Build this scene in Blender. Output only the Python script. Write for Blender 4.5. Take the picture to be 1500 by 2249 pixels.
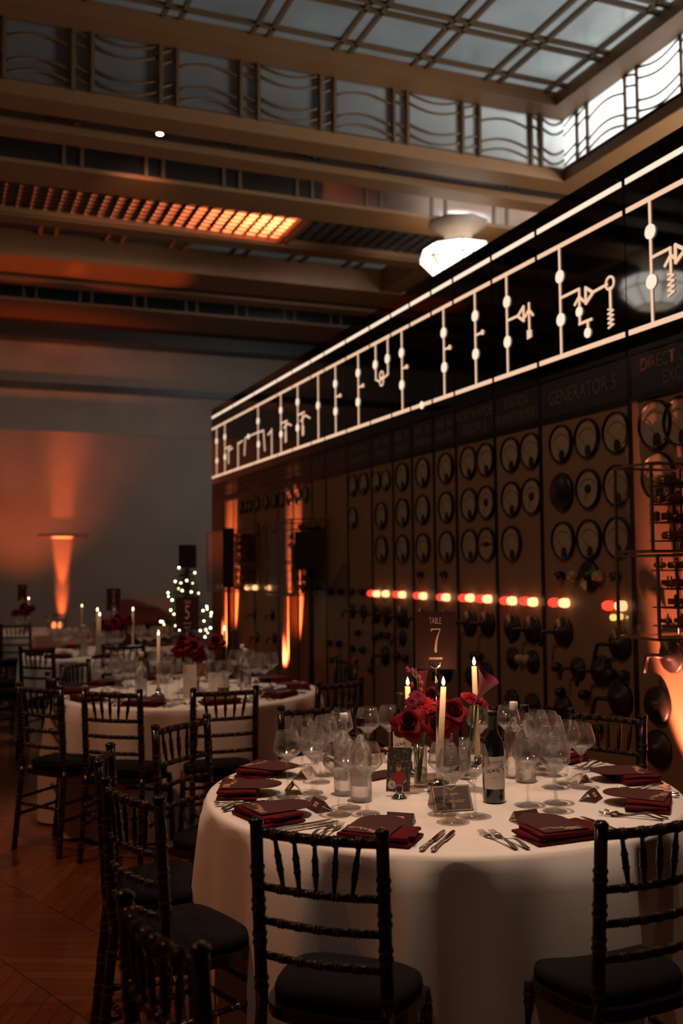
import bpy, math, random
from math import sin, cos, pi, radians as R, degrees, hypot, atan2, sqrt
from mathutils import Vector, Matrix
random.seed(7)
sc = bpy.context.scene
COL = sc.collection
for o in list(bpy.data.objects):
    bpy.data.objects.remove(o)

# ------------------------------------------------------------------ camera
CAM = Vector((0, 0, 1.55)); FPX = 2187.0
yaw, pit, rol = R(21.765), R(3.167), R(-0.545)
Fw = Vector((sin(yaw)*cos(pit), cos(yaw)*cos(pit), sin(pit)))
r0 = Vector((cos(yaw), -sin(yaw), 0)); u0 = r0.cross(Fw)
Rt = cos(rol)*r0 + sin(rol)*u0; Up = -sin(rol)*r0 + cos(rol)*u0
cd = bpy.data.cameras.new('camera'); cam = bpy.data.objects.new('camera', cd); COL.objects.link(cam)
m = Matrix.Identity(4)
for i in range(3):
    m[i][0] = Rt[i]; m[i][1] = Up[i]; m[i][2] = -Fw[i]; m[i][3] = CAM[i]
cam.matrix_world = m
cd.sensor_fit = 'VERTICAL'; cd.sensor_height = 36; cd.sensor_width = 24
cd.lens = FPX/2249*36
cd.clip_start = 0.05; cd.clip_end = 200
cd.dof.use_dof = True; cd.dof.focus_distance = 3.25; cd.dof.aperture_fstop = 2.5; cd.dof.aperture_blades = 0
sc.camera = cam
def ray(px, py): return Fw + Rt*((px-750)/FPX) - Up*((py-1124.5)/FPX)
def hit(px, py, ax, v):
    d = ray(px, py); t = (v-CAM[ax])/d[ax]; return CAM + d*t
def ground(px, py, h=0.0): return hit(px, py, 2, h)
def deep(px, py, z): return CAM + ray(px, py)*z

# ------------------------------------------------------------------ world, exposure
w = bpy.data.worlds.new('world'); sc.world = w; w.use_nodes = True
w.node_tree.nodes['Background'].inputs[0].default_value = (1.0, 0.50, 0.28, 1)
w.node_tree.nodes['Background'].inputs[1].default_value = 0.016
sc.view_settings.view_transform = 'Standard'; sc.view_settings.look = 'None'
sc.view_settings.exposure = 0.0; sc.view_settings.gamma = 1.0; sc.view_settings.use_curve_mapping = False
cy = sc.cycles
cy.use_denoising = True; cy.caustics_reflective = False; cy.caustics_refractive = False
cy.sample_clamp_indirect = 4.0; cy.max_bounces = 10; cy.transparent_max_bounces = 40
cy.transmission_bounces = 10; cy.glossy_bounces = 5; cy.diffuse_bounces = 3

# ------------------------------------------------------------------ lights
def light(kind, name, loc, energy, col, aim=None, size=0.1, angle=40, blend=0.5, sy=None):
    d = bpy.data.lights.new(name, kind); d.energy = energy; d.color = col
    if kind == 'SPOT': d.spot_size = R(angle); d.spot_blend = blend; d.shadow_soft_size = size
    elif kind == 'AREA':
        d.size = size
        if sy: d.shape = 'RECTANGLE'; d.size_y = sy
    else: d.shadow_soft_size = size
    o = bpy.data.objects.new(name, d); COL.objects.link(o); o.location = loc
    if aim is not None:
        o.rotation_euler = (Vector(aim)-Vector(loc)).to_track_quat('-Z', 'Y').to_euler()
    return o
WARM = (1.0, 0.69, 0.51); ORANGE = (1.0, 0.20, 0.045); DAY = (0.96, 0.99, 0.97)
T7 = (1.655, 3.215); T6 = (1.48, 6.42); T3 = (1.50, 9.74); T4 = (0.95, 13.6); T5 = (-1.9, 10.4)
# ceiling spotlights aimed at the tables
light('SPOT', 'spot_lamp', (-0.2, 1.6, 6.0), 120, WARM, (1.6, 3.2, 0.76), 0.05, 26, 0.7)
light('SPOT', 'spot_lamp', (3.9, 2.6, 6.0), 170, WARM, (1.75, 3.2, 0.76), 0.05, 26, 0.7)
light('SPOT', 'spot_lamp', (1.45, 2.65, 6.0), 640, WARM, (1.6, 3.1, 0.76), 0.05, 26, 0.8)
light('SPOT', 'spot_lamp', (2.03, 8.3, 6.0), 150, WARM, (1.5, 6.5, 0.76), 0.06, 28, 0.9)
light('SPOT', 'spot_lamp', (1.0, 5.4, 6.0), 300, WARM, (1.45, 6.4, 0.76), 0.06, 26, 0.9)
light('SPOT', 'spot_lamp', (0.6, 8.7, 6.0), 260, WARM, (1.4, 9.7, 0.76), 0.08, 30, 0.9)
light('SPOT', 'spot_lamp', (0.2, 12.4, 6.0), 130, WARM, (0.9, 13.4, 0.76), 0.08, 32, 0.9)
# added dim warm fill lights for the switchboard, floor, end wall and ceiling
light('SPOT', 'board_fill', (-1.5, 3.5, 5.9), 145, (1.0, 0.60, 0.36), (3.4, 6.0, 1.6), 0.1, 75, 1.0)
light('SPOT', 'floor_fill', (-2.5, 4.5, 5.9), 340, (1.0, 0.30, 0.10), (-0.6, 4.0, 0.0), 0.1, 70, 1.0)
light('SPOT', 'end_wall_fill', (2.0, 10.5, 5.9), 80, (1.0, 0.48, 0.25), (2.5, 19.0, 4.3), 0.1, 70, 1.0)
light('SPOT', 'ceiling_fill', (0.5, 6.0, 2.6), 34, (1.0, 0.42, 0.18), (2.0, 11.5, 6.1), 0.1, 95, 1.0)
# daylight above the glass roof, strongest towards the right-hand side
light('AREA', 'daylight', (8.7, 7.2, 7.15), 600, DAY, (6.6, 7.2, 6.9), 0.8, sy=7)
light('AREA', 'daylight', (9.0, 7.0, 6.7), 400, DAY, (6.75, 7.5, 6.45), 0.8, sy=8)
light('AREA', 'daylight', (8.2, 10.8, 7.1), 150, DAY, (6.2, 9.7, 6.45), 0.6, sy=1.0)
light('AREA', 'daylight', (6.9, 11.85, 6.42), 14, (1.0, 0.88, 0.80), (6.9, 11.4, 6.24), 2.4, sy=0.2)
light('AREA', 'daylight', (6.8, 14.2, 7.0), 2, DAY, (6.0, 14.2, 6.5), 0.6, sy=0.8)

# ------------------------------------------------------------------ materials
MATS = {}
def nt(name):
    m = bpy.data.materials.new(name); m.use_nodes = True
    n = m.node_tree.nodes; l = m.node_tree.links
    return m, n, l, n['Principled BSDF']
def mat(name, col, rough=0.5, metal=0.0, emit=None, es=0.0, var=0.0, vscale=6.0, bump=0.0, bscale=60.0, coat=0.0, spec=0.5, col2=None, sheen=0.0, stretch=None):
    if name in MATS: return MATS[name]
    m, n, l, b = nt(name)
    b.inputs['Base Color'].default_value = (*col, 1); b.inputs['Roughness'].default_value = rough
    b.inputs['Metallic'].default_value = metal; b.inputs['Specular IOR Level'].default_value = spec
    b.inputs['Coat Weight'].default_value = coat
    if sheen: b.inputs['Sheen Weight'].default_value = sheen; b.inputs['Sheen Roughness'].default_value = 0.4
    if emit: b.inputs['Emission Color'].default_value = (*emit, 1); b.inputs['Emission Strength'].default_value = es
    tc = n.new('ShaderNodeTexCoord')
    src = tc.outputs['Object']
    if stretch:
        mp = n.new('ShaderNodeMapping'); mp.inputs['Scale'].default_value = stretch; l.new(src, mp.inputs[0]); src = mp.outputs[0]
    nz = n.new('ShaderNodeTexNoise'); nz.inputs['Scale'].default_value = vscale; nz.inputs['Detail'].default_value = 5
    l.new(src, nz.inputs['Vector'])
    mx = n.new('ShaderNodeMix'); mx.data_type = 'RGBA'
    c2 = col2 or tuple(c*(1-var) for c in col)
    mx.inputs[6].default_value = (*col, 1); mx.inputs[7].default_value = (*c2, 1)
    l.new(nz.outputs['Fac'], mx.inputs[0]); l.new(mx.outputs[2], b.inputs['Base Color'])
    if bump:
        n2 = n.new('ShaderNodeTexNoise'); n2.inputs['Scale'].default_value = bscale; n2.inputs['Detail'].default_value = 3
        l.new(src, n2.inputs['Vector'])
        bp = n.new('ShaderNodeBump'); bp.inputs['Strength'].default_value = bump; bp.inputs['Distance'].default_value = 0.01
        l.new(n2.outputs['Fac'], bp.inputs['Height']); l.new(bp.outputs[0], b.inputs['Normal'])
    MATS[name] = m
    return m
def glow(name, col, s):
    if name in MATS: return MATS[name]
    m = bpy.data.materials.new(name); m.use_nodes = True; n = m.node_tree.nodes; n.clear()
    e = n.new('ShaderNodeEmission'); e.inputs[0].default_value = (*col, 1); e.inputs[1].default_value = s
    o = n.new('ShaderNodeOutputMaterial'); m.node_tree.links.new(e.outputs[0], o.inputs[0]); MATS[name] = m
    return m
def thin_glass(name, tint=(1, 1, 1), add=0.06, rough=0.0, ior=1.5, edge_glint=0.0):
    m = bpy.data.materials.new(name); m.use_nodes = True; n = m.node_tree.nodes; l = m.node_tree.links; n.clear()
    fr = n.new('ShaderNodeFresnel'); ge = n.new('ShaderNodeNewGeometry'); io = n.new('ShaderNodeMix')
    io.inputs[2].default_value = ior; io.inputs[3].default_value = 1/ior   # same thin-sheet reflectance seen from either side
    l.new(ge.outputs['Backfacing'], io.inputs[0]); l.new(io.outputs[0], fr.inputs[0])
    ad = n.new('ShaderNodeMath'); ad.operation = 'ADD'; ad.inputs[1].default_value = add; ad.use_clamp = True
    lw = n.new('ShaderNodeLayerWeight'); lw.inputs[0].default_value = 0.12
    rp = n.new('ShaderNodeMix'); rp.data_type = 'RGBA'; rp.inputs[6].default_value = (*tint, 1); rp.inputs[7].default_value = tuple(c*0.65 for c in tint)+(1,)
    l.new(lw.outputs['Facing'], rp.inputs[0])
    tr = n.new('ShaderNodeBsdfTransparent'); l.new(rp.outputs[2], tr.inputs[0])
    gl = n.new('ShaderNodeBsdfGlossy'); gl.inputs['Roughness'].default_value = rough
    mx = n.new('ShaderNodeMixShader'); o = n.new('ShaderNodeOutputMaterial')
    l.new(fr.outputs[0], ad.inputs[0]); l.new(ad.outputs[0], mx.inputs[0]); l.new(tr.outputs[0], mx.inputs[1]); l.new(gl.outputs[0], mx.inputs[2])
    df = n.new('ShaderNodeBsdfTranslucent'); d0 = n.new('ShaderNodeBsdfDiffuse'); dm = n.new('ShaderNodeMixShader'); l.new(d0.outputs[0], dm.inputs[1]); l.new(df.outputs[0], dm.inputs[2])
    l2 = n.new('ShaderNodeLayerWeight'); l2.inputs[0].default_value = 0.10; sc2 = n.new('ShaderNodeMath'); sc2.operation = 'MULTIPLY'; sc2.inputs[1].default_value = edge_glint; l.new(l2.outputs['Facing'], sc2.inputs[0])  # pale edge colour in place of bright refracted outlines
    m3 = n.new('ShaderNodeMixShader'); l.new(sc2.outputs[0], m3.inputs[0]); l.new(mx.outputs[0], m3.inputs[1]); l.new(dm.outputs[0], m3.inputs[2]); l.new(m3.outputs[0], o.inputs[0])
    MATS[name] = m
    return m
def solid_glass(name, tint=(1, 1, 1), ior=1.5, rough=0.0, tmix=0.5):
    m = bpy.data.materials.new(name); m.use_nodes = True; n = m.node_tree.nodes; l = m.node_tree.links; n.clear()
    g = n.new('ShaderNodeBsdfGlass'); g.inputs['Color'].default_value = (*tint, 1); g.inputs['IOR'].default_value = ior; g.inputs['Roughness'].default_value = rough
    tr = n.new('ShaderNodeBsdfTransparent'); mx = n.new('ShaderNodeMixShader'); mx.inputs[0].default_value = tmix
    o = n.new('ShaderNodeOutputMaterial')
    l.new(g.outputs[0], mx.inputs[1]); l.new(tr.outputs[0], mx.inputs[2]); l.new(mx.outputs[0], o.inputs[0]); MATS[name] = m
    return m
def pane_mat(name, col, trans=0.75):
    m = bpy.data.materials.new(name); m.use_nodes = True; n = m.node_tree.nodes; l = m.node_tree.links; n.clear()
    tc = n.new('ShaderNodeTexCoord'); nz = n.new('ShaderNodeTexNoise'); nz.inputs['Scale'].default_value = 1.3; nz.inputs['Detail'].default_value = 4
    l.new(tc.outputs['Object'], nz.inputs['Vector'])
    mc = n.new('ShaderNodeMix'); mc.data_type = 'RGBA'; mc.inputs[6].default_value = (*[c*0.55 for c in col], 1); mc.inputs[7].default_value = (*col, 1)
    l.new(nz.outputs['Fac'], mc.inputs[0])
    t = n.new('ShaderNodeBsdfTranslucent'); l.new(mc.outputs[2], t.inputs[0])
    d = n.new('ShaderNodeBsdfDiffuse'); d.inputs[0].default_value = (0.05, 0.055, 0.06, 1)
    mx = n.new('ShaderNodeMixShader'); mx.inputs[0].default_value = trans
    g = n.new('ShaderNodeBsdfGlossy'); g.inputs['Roughness'].default_value = 0.12
    m2 = n.new('ShaderNodeMixShader'); m2.inputs[0].default_value = 0.08
    o = n.new('ShaderNodeOutputMaterial')
    l.new(d.outputs[0], mx.inputs[1]); l.new(t.outputs[0], mx.inputs[2]); l.new(mx.outputs[0], m2.inputs[1]); l.new(g.outputs[0], m2.inputs[2]); l.new(m2.outputs[0], o.inputs[0])
    MATS[name] = m
    return m
LACQ = mat('black_lacquer', (0.014, 0.008, 0.006), 0.22, coat=0.3, var=0.3)
RING = mat('worn_gold_ring', (0.16, 0.085, 0.035), 0.35, var=0.5, vscale=30)
CUSH = mat('black_cushion', (0.0045, 0.004, 0.0045), 0.9, spec=0.2, var=0.3, bump=0.2, bscale=300)
CLOTH = mat('ivory_cloth', (0.80, 0.73, 0.66), 0.62, var=0.05, vscale=8, bump=0.05, bscale=500, sheen=0.25)
NAP = mat('burgundy_linen', (0.105, 0.004, 0.007), 0.75, var=0.3, vscale=40, bump=0.3, bscale=400, spec=0.12)
CARD = mat('aubergine_card', (0.062, 0.023, 0.021), 0.5, var=0.1, spec=0.12)
CARDW = mat('cream_card', (0.78, 0.68, 0.58), 0.6, var=0.05)
INK = mat('rose_gold_ink', (0.80, 0.50, 0.36), 0.4, metal=0.2, var=0.1)
GOLD = mat('gold_foil', (0.85, 0.60, 0.30), 0.3, metal=0.6, var=0.1)
SILVER = mat('polished_cutlery', (0.72, 0.64, 0.58), 0.13, metal=1.0, var=0.08)
CHROME = mat('chrome', (0.8, 0.76, 0.74), 0.06, metal=1.0, var=0.05)
GLT = thin_glass('thin_clear_glass', (1.0, 0.995, 0.99), 0.045, edge_glint=0.55)
BASEG = solid_glass('bowl_bright_fill_glass', (1, 1, 1), 1.4, tmix=0.35)
_n = BASEG.node_tree.nodes; _l = BASEG.node_tree.links; _o = [q for q in _n if q.type == 'OUTPUT_MATERIAL'][0]; _src = _o.inputs[0].links[0].from_socket
_d = _n.new('ShaderNodeBsdfTranslucent'); _e = _n.new('ShaderNodeBsdfDiffuse'); _a = _n.new('ShaderNodeMixShader'); _b = _n.new('ShaderNodeMixShader'); _b.inputs[0].default_value = 0.18  # white share brightens the cone like refracted tablecloth
_l.new(_d.outputs[0], _a.inputs[1]); _l.new(_e.outputs[0], _a.inputs[2]); _l.new(_src, _b.inputs[1]); _l.new(_a.outputs[0], _b.inputs[2]); _l.new(_b.outputs[0], _o.inputs[0])
GLP = thin_glass('flat_clear_pane', (1.0, 1.0, 1.0), 0.0)
GLF = thin_glass('stem_glass', (1.0, 0.995, 0.99), 0.07, edge_glint=0.45)
GLS = solid_glass('solid_clear_glass', (1, 0.99, 0.98), 1.45, tmix=0.65)
WATER = solid_glass('still_water', (0.98, 1, 0.99), 1.33, tmix=0.25)
GREENG = mat('dark_bottle_glass', (0.006, 0.007, 0.005), 0.06, coat=0.6, var=0.3)
FOILB = mat('black_foil', (0.012, 0.010, 0.010), 0.3, var=0.3)
LABEL = mat('white_label', (0.72, 0.64, 0.58), 0.6, var=0.06)
INKB = mat('black_ink', (0.02, 0.018, 0.02), 0.6, var=0.2)
INKG = mat('faded_ink', (0.42, 0.30, 0.26), 0.6, var=0.2)
WAX = mat('ivory_wax', (0.86, 0.66, 0.42), 0.5, emit=(1.0, 0.45, 0.16), es=0.02, var=0.04)
FLAME = glow('candle_flame', (1.0, 0.72, 0.36), 9.0)
ROSE = mat('crimson_petal', (0.17, 0.002, 0.007), 0.6, var=0.35, vscale=25, spec=0.12)
PINK = mat('cerise_petal', (0.32, 0.008, 0.022), 0.6, var=0.35, vscale=30, spec=0.12)
CALLA = mat('plum_calla', (0.28, 0.035, 0.06), 0.4, var=0.3, vscale=20, col2=(0.20, 0.02, 0.07))
STEM = mat('green_stem', (0.07, 0.12, 0.035), 0.5, var=0.3)
LEAF = mat('dark_leaf', (0.02, 0.045, 0.018), 0.5, var=0.4)
BLACK = mat('matt_black', (0.008, 0.007, 0.007), 0.6, var=0.2)
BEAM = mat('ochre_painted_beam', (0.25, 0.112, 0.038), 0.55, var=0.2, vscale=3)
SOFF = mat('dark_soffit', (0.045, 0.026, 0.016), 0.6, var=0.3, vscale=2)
CAME = mat('glazing_bar', (0.16, 0.09, 0.04), 0.5, var=0.2)
PANE = pane_mat('frosted_roof_glass', (0.80, 0.82, 0.82))
PANE2 = pane_mat('cream_roof_glass', (0.85, 0.74, 0.66))
MARB = mat('marble_wall_panel', (0.27, 0.168, 0.112), 0.45, var=0.45, vscale=1.2, bump=0.05, bscale=4)
MARB2 = mat('pale_stone_band', (0.37, 0.27, 0.195), 0.5, var=0.5, vscale=1.6)
PLATE = mat('board_face', (0.34, 0.20, 0.115), 0.45, var=0.25, vscale=2.5, stretch=(1, 1, 0.3))
TRIMK = mat('black_trim', (0.012, 0.010, 0.009), 0.35, var=0.2)
NAMEP = mat('nameplate_slate', (0.045, 0.036, 0.034), 0.4, var=0.2)
LETT = mat('dull_brass_letter', (0.20, 0.155, 0.125), 0.5, var=0.2)
FASC = mat('black_fascia_glass', (0.004, 0.004, 0.004), 0.035, var=0.2, spec=0.8)
LINE = glow('lit_diagram_line', (1.0, 0.62, 0.40), 0.95)
LINEW = glow('lit_diagram_dot', (1.0, 0.74, 0.55), 1.15)
DIAL = mat('gauge_dial', (0.46, 0.34, 0.225), 0.45, var=0.15, vscale=20)
REDL = glow('red_indicator', (1.0, 0.05, 0.025), 1.7)
WHITEL = glow('amber_indicator', (1.0, 0.45, 0.20), 2.2)
YELL = glow('small_yellow_indicator', (1.0, 0.6, 0.15), 1.3)
COPPER = mat('copper_relay', (0.55, 0.22, 0.09), 0.3, metal=0.85, var=0.4, vscale=40)
LAMPG = glow('lamp_opal_glass', (1.0, 0.90, 0.78), 3.6)
LAMPC = glow('lamp_cream_glass', (1.0, 0.80, 0.55), 1.8)
FAIRY = glow('fairy_bulb', (1.0, 0.80, 0.42), 14.0)
FIR = mat('fir_needles', (0.04, 0.075, 0.025), 0.6, var=0.4)
WOODR = mat('desk_wood', (0.07, 0.025, 0.015), 0.4, var=0.4, stretch=(1, 8, 1))
SKIN = mat('print_skin', (0.55, 0.28, 0.17), 0.5, var=0.1)
SHIRT = mat('print_red_shirt', (0.32, 0.015, 0.02), 0.5, var=0.1)

# floor: herringbone / chevron parquet
def parquet():
    m, n, l, b = nt('chevron_parquet')
    tc = n.new('ShaderNodeTexCoord'); mp = n.new('ShaderNodeMapping'); mp.inputs['Rotation'].default_value[2] = R(-20)
    l.new(tc.outputs['Object'], mp.inputs[0]); sp = n.new('ShaderNodeSeparateXYZ'); l.new(mp.outputs[0], sp.inputs[0])
    def M(op, a, bb=None, c=None):
        q = n.new('ShaderNodeMath'); q.operation = op
        for i, v in enumerate((a, bb, c)):
            if v is None: continue
            if isinstance(v, (int, float)): q.inputs[i].default_value = v
            else: l.new(v, q.inputs[i])
        return q.outputs[0]
    W = 0.42; H = 0.10
    u = M('DIVIDE', sp.outputs[0], W); col = M('FLOOR', u); fr = M('FRACT', u)
    par = M('MODULO', M('ABSOLUTE', col), 2.0)
    tri = M('ABSOLUTE', M('SUBTRACT', par, fr))
    v = M('ADD', sp.outputs[1], M('MULTIPLY', tri, W))
    vs = M('DIVIDE', v, H); row = M('FLOOR', vs); vf = M('FRACT', vs)
    cb = n.new('ShaderNodeCombineXYZ'); l.new(col, cb.inputs[0]); l.new(row, cb.inputs[1])
    wn = n.new('ShaderNodeTexWhiteNoise'); wn.noise_dimensions = '2D'; l.new(cb.outputs[0], wn.inputs['Vector'])
    gn = n.new('ShaderNodeTexNoise'); gn.inputs['Scale'].default_value = 3.0; gn.inputs['Detail'].default_value = 6
    gc = n.new('ShaderNodeCombineXYZ'); l.new(M('MULTIPLY', sp.outputs[0], 1.5), gc.inputs[0]); l.new(M('MULTIPLY', v, 30.0), gc.inputs[1]); l.new(wn.outputs['Value'], gc.inputs[2])
    l.new(gc.outputs[0], gn.inputs['Vector'])
    f = M('ADD', M('MULTIPLY', wn.outputs['Value'], 0.6), M('MULTIPLY', gn.outputs['Fac'], 0.5))
    cr = n.new('ShaderNodeValToRGB'); cr.color_ramp.elements[0].color = (0.13, 0.045, 0.018, 1); cr.color_ramp.elements[1].color = (0.26, 0.095, 0.036, 1)
    l.new(f, cr.inputs[0])
    gap = M('LESS_THAN', M('MINIMUM', vf, M('SUBTRACT', 1.0, vf)), 0.02)
    gap2 = M('LESS_THAN', M('MINIMUM', fr, M('SUBTRACT', 1.0, fr)), 0.006)
    gg = M('MAXIMUM', gap, gap2)
    mx = n.new('ShaderNodeMix'); mx.data_type = 'RGBA'; mx.inputs[7].default_value = (0.03, 0.012, 0.006, 1)
    l.new(gg, mx.inputs[0]); l.new(cr.outputs[0], mx.inputs[6]); l.new(mx.outputs[2], b.inputs['Base Color'])
    b.inputs['Roughness'].default_value = 0.24
    rr = M('ADD', M('MULTIPLY', gn.outputs['Fac'], 0.12), 0.17); l.new(rr, b.inputs['Roughness'])
    return m
PARQ = parquet()

# ------------------------------------------------------------------ mesh builder
class MB:
    def __init__(s): s.v = []; s.f = []; s.m = []; s.sm = []; s.mats = []
    def mi(s, mt):
        if mt is None: return 0
        if mt not in s.mats: s.mats.append(mt)
        return s.mats.index(mt)
    def add(s, vs, fs, mt=None, smooth=False, X=None):
        b = len(s.v); k = s.mi(mt)
        s.v += [(X @ Vector(p))[:] if X is not None else tuple(p) for p in vs]
        for f in fs: s.f.append([b+i for i in f]); s.m.append(k); s.sm.append(smooth)
        return s
    def box(s, c, d, mt=None, X=None):
        x, y, z = c; a, b, e = d[0]/2, d[1]/2, d[2]/2
        vs = [(x+i*a, y+j*b, z+k*e) for i in (-1, 1) for j in (-1, 1) for k in (-1, 1)]
        return s.add(vs, [(0, 1, 3, 2), (4, 6, 7, 5), (0, 4, 5, 1), (2, 3, 7, 6), (0, 2, 6, 4), (1, 5, 7, 3)], mt, False, X)
    def lathe(s, prof, seg=24, mt=None, X=None, smooth=True, mts=None):
        vs = []; fs = []
        for r, z in prof:
            for i in range(seg):
                a = 2*pi*i/seg; vs.append((r*cos(a), r*sin(a), z))
        for j in range(len(prof)-1):
            f = []
            for i in range(seg):
                k = (i+1) % seg
                f.append((j*seg+i, j*seg+k, (j+1)*seg+k, (j+1)*seg+i))
            fs.append(f)
        b = len(s.v)
        s.v += [(X @ Vector(p))[:] if X is not None else p for p in vs]
        for j, f in enumerate(fs):
            k = s.mi(mts[j] if mts else mt)
            for q in f: s.f.append([b+i for i in q]); s.m.append(k); s.sm.append(smooth)
        for j, rev in ((0, True), (len(prof)-1, False)):
            if prof[j][0] > 1e-5:
                q = [b+j*seg+i for i in range(seg)]
                s.f.append(q[::-1] if rev else q); s.m.append(s.mi(mts[min(j, len(mts)-1)] if mts else mt)); s.sm.append(False)
        return s
    def rod(s, a, b, prof, seg=10, mt=None, X=None, mts=None):
        """prof: list (t,r) along a->b"""
        a = Vector(a); b = Vector(b); d = b-a; L = d.length
        q = d.to_track_quat('Z', 'Y').to_matrix().to_4x4(); q.translation = a
        if X is not None: q = X @ q
        return s.lathe([(r, t*L) for t, r in prof], seg, mt, q, True, mts)
    def cyl(s, a, b, r, r2=None, seg=12, mt=None, X=None):
        return s.rod(a, b, [(0, r), (1, r if r2 is None else r2)], seg, mt, X)
    def tube(s, pts, r, seg=8, mt=None, X=None, rs=None):
        n = len(pts); vs = []; fs = []
        P = [Vector(p) for p in pts]
        up = Vector((0, 0, 1))
        for i, p in enumerate(P):
            t = (P[min(i+1, n-1)]-P[max(i-1, 0)]).normalized()
            x = t.cross(up)
            if x.length < 1e-3: x = t.cross(Vector((1, 0, 0)))
            x.normalize(); y = x.cross(t); rr = rs[i] if rs else r
            for k in range(seg):
                a = 2*pi*k/seg; vs.append(p+x*cos(a)*rr+y*sin(a)*rr)
        for i in range(n-1):
            for k in range(seg):
                j = (k+1) % seg; fs.append((i*seg+k, i*seg+j, (i+1)*seg+j, (i+1)*seg+k))
        fs.append(tuple(range(seg))[::-1]); fs.append(tuple((n-1)*seg+k for k in range(seg)))
        return s.add(vs, fs, mt, True, X)
    def prism(s, pts, z0, z1, mt=None, X=None):
        n = len(pts); vs = [(x, y, z0) for x, y in pts]+[(x, y, z1) for x, y in pts]
        fs = [tuple(range(n))[::-1], tuple(range(n, 2*n))]+[(i, (i+1) % n, n+(i+1) % n, n+i) for i in range(n)]
        return s.add(vs, fs, mt, False, X)
    def grid(s, fn, nu, nv, mt=None, X=None, closeu=False, smooth=True):
        vs = []; fs = []
        for j in range(nv+1):
            for i in range(nu+(0 if closeu else 1)): vs.append(fn(i/nu, j/nv))
        W = nu if closeu else nu+1
        for j in range(nv):
            for i in range(nu):
                k = (i+1) % W if closeu else i+1
                fs.append((j*W+i, j*W+k, (j+1)*W+k, (j+1)*W+i))
        return s.add(vs, fs, mt, smooth, X)
    def sph(s, c, r, seg=12, mt=None, X=None, sc_=(1, 1, 1)):
        n = max(4, seg//2); c = Vector(c)
        return s.grid(lambda u, v: c+Vector((r*sc_[0]*sin(pi*v)*cos(2*pi*u), r*sc_[1]*sin(pi*v)*sin(2*pi*u), -r*sc_[2]*cos(pi*v))), seg, n, mt, X, True)
    def mesh(s, name, mt=None):
        me = bpy.data.meshes.new(name); me.from_pydata(s.v, [], s.f)
        ml = s.mats or [mt or BLACK]
        if mt is not None and not s.mats: ml = [mt]
        for q in ml: me.materials.append(q)
        me.polygons.foreach_set('material_index', s.m); me.polygons.foreach_set('use_smooth', s.sm); me.update()
        return me
    def obj(s, name, parent=None, mt=None, loc=None):
        o = bpy.data.objects.new(name, s.mesh(name, mt)); COL.objects.link(o)
        if parent is not None: o.parent = parent
        if loc is not None: o.location = loc
        return o
def tag(o, label, cat, group=None, kind=None):
    o['label'] = label; o['category'] = cat
    if group: o['group'] = group
    if kind: o['kind'] = kind
    return o
def thing(name, label, cat, loc=(0, 0, 0), rz=0.0, group=None):
    o = bpy.data.objects.new(name, None); COL.objects.link(o); o.empty_display_size = 0.1
    o.location = loc; o.rotation_euler = (0, 0, rz)
    return tag(o, label, cat, group)
def struct(mb, name, mt=None, **k):
    o = mb.obj(name, None, mt, **k); o['kind'] = 'structure'; return o
KIDS = {}
def kids(o):
    return list(o.children)
def dup(o, loc=None, rz=None, label=None, group=None, parent=None):
    c = o.copy(); COL.objects.link(c)
    if parent is not None: c.parent = parent
    if loc is not None: c.location = loc
    if rz is not None: c.rotation_euler = (0, 0, rz)
    if label: c['label'] = label
    if group: c['group'] = group
    for ch in list(o.children): dup(ch, parent=c)
    return c
TXT = {}
def text_mesh(s, size, sx=1.0, thick=0.0, align='CENTER', lh=1.0):
    cu = bpy.data.curves.new('lettering', 'FONT'); cu.body = s; cu.size = size; cu.align_x = align; cu.align_y = 'CENTER'
    cu.extrude = thick; cu.space_line = lh; cu.resolution_u = 3
    o = bpy.data.objects.new('lettering', cu); COL.objects.link(o)
    dg = bpy.context.evaluated_depsgraph_get(); dg.update()
    me = bpy.data.meshes.new_from_object(o.evaluated_get(dg))
    bpy.data.objects.remove(o)
    for v in me.vertices: v.co.x *= sx
    return me
def lettering(s, size, X, mt, parent, sx=1.0, thick=0.0005, name='lettering', align='CENTER', lh=1.0):
    me = text_mesh(s, size, sx, thick, align, lh); me.transform(X); me.materials.clear(); me.materials.append(mt)
    o = bpy.data.objects.new(name, me); COL.objects.link(o); o.parent = parent
    return o
def XF(ox, oy, oz, ex, ey):
    ex = Vector(ex).normalized(); ey = Vector(ey).normalized(); ez = ex.cross(ey)
    M = Matrix.Identity(4)
    for i in range(3): M[i][0] = ex[i]; M[i][1] = ey[i]; M[i][2] = ez[i]
    M.translation = Vector((ox, oy, oz)); return M

# ------------------------------------------------------------------ room shell
XL, XR, YB, YN = -7.0, 11.5, 19.0, -4.0
struct(MB().box(((XL+XR)/2, (YB+YN)/2, -0.05), (XR-XL, YB-YN+1, 0.1)), 'floor', PARQ)
struct(MB().box(((XL+XR)/2, YB+0.2, 2.05), (XR-XL, 0.3, 4.1)), 'wall_back', MARB)
struct(MB().box(((XL+XR)/2, YB+0.55, 5.2), (XR-XL, 0.3, 2.2)), 'wall_back_upper', MARB2)
tb = MB().box(((XL+XR)/2, YB+0.36, 5.01), (XR-XL, 0.12, 0.13)); struct(tb, 'trim_1', TRIMK)
struct(MB().box(((XL+XR)/2, YB+0.05, 5.98), (XR-XL, 0.4, 0.32)), 'trim_2', TRIMK)
struct(MB().box(((XL+XR)/2, YB+0.20, 4.10), (XR-XL, 0.34, 0.03)), 'trim_3', MARB)
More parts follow.
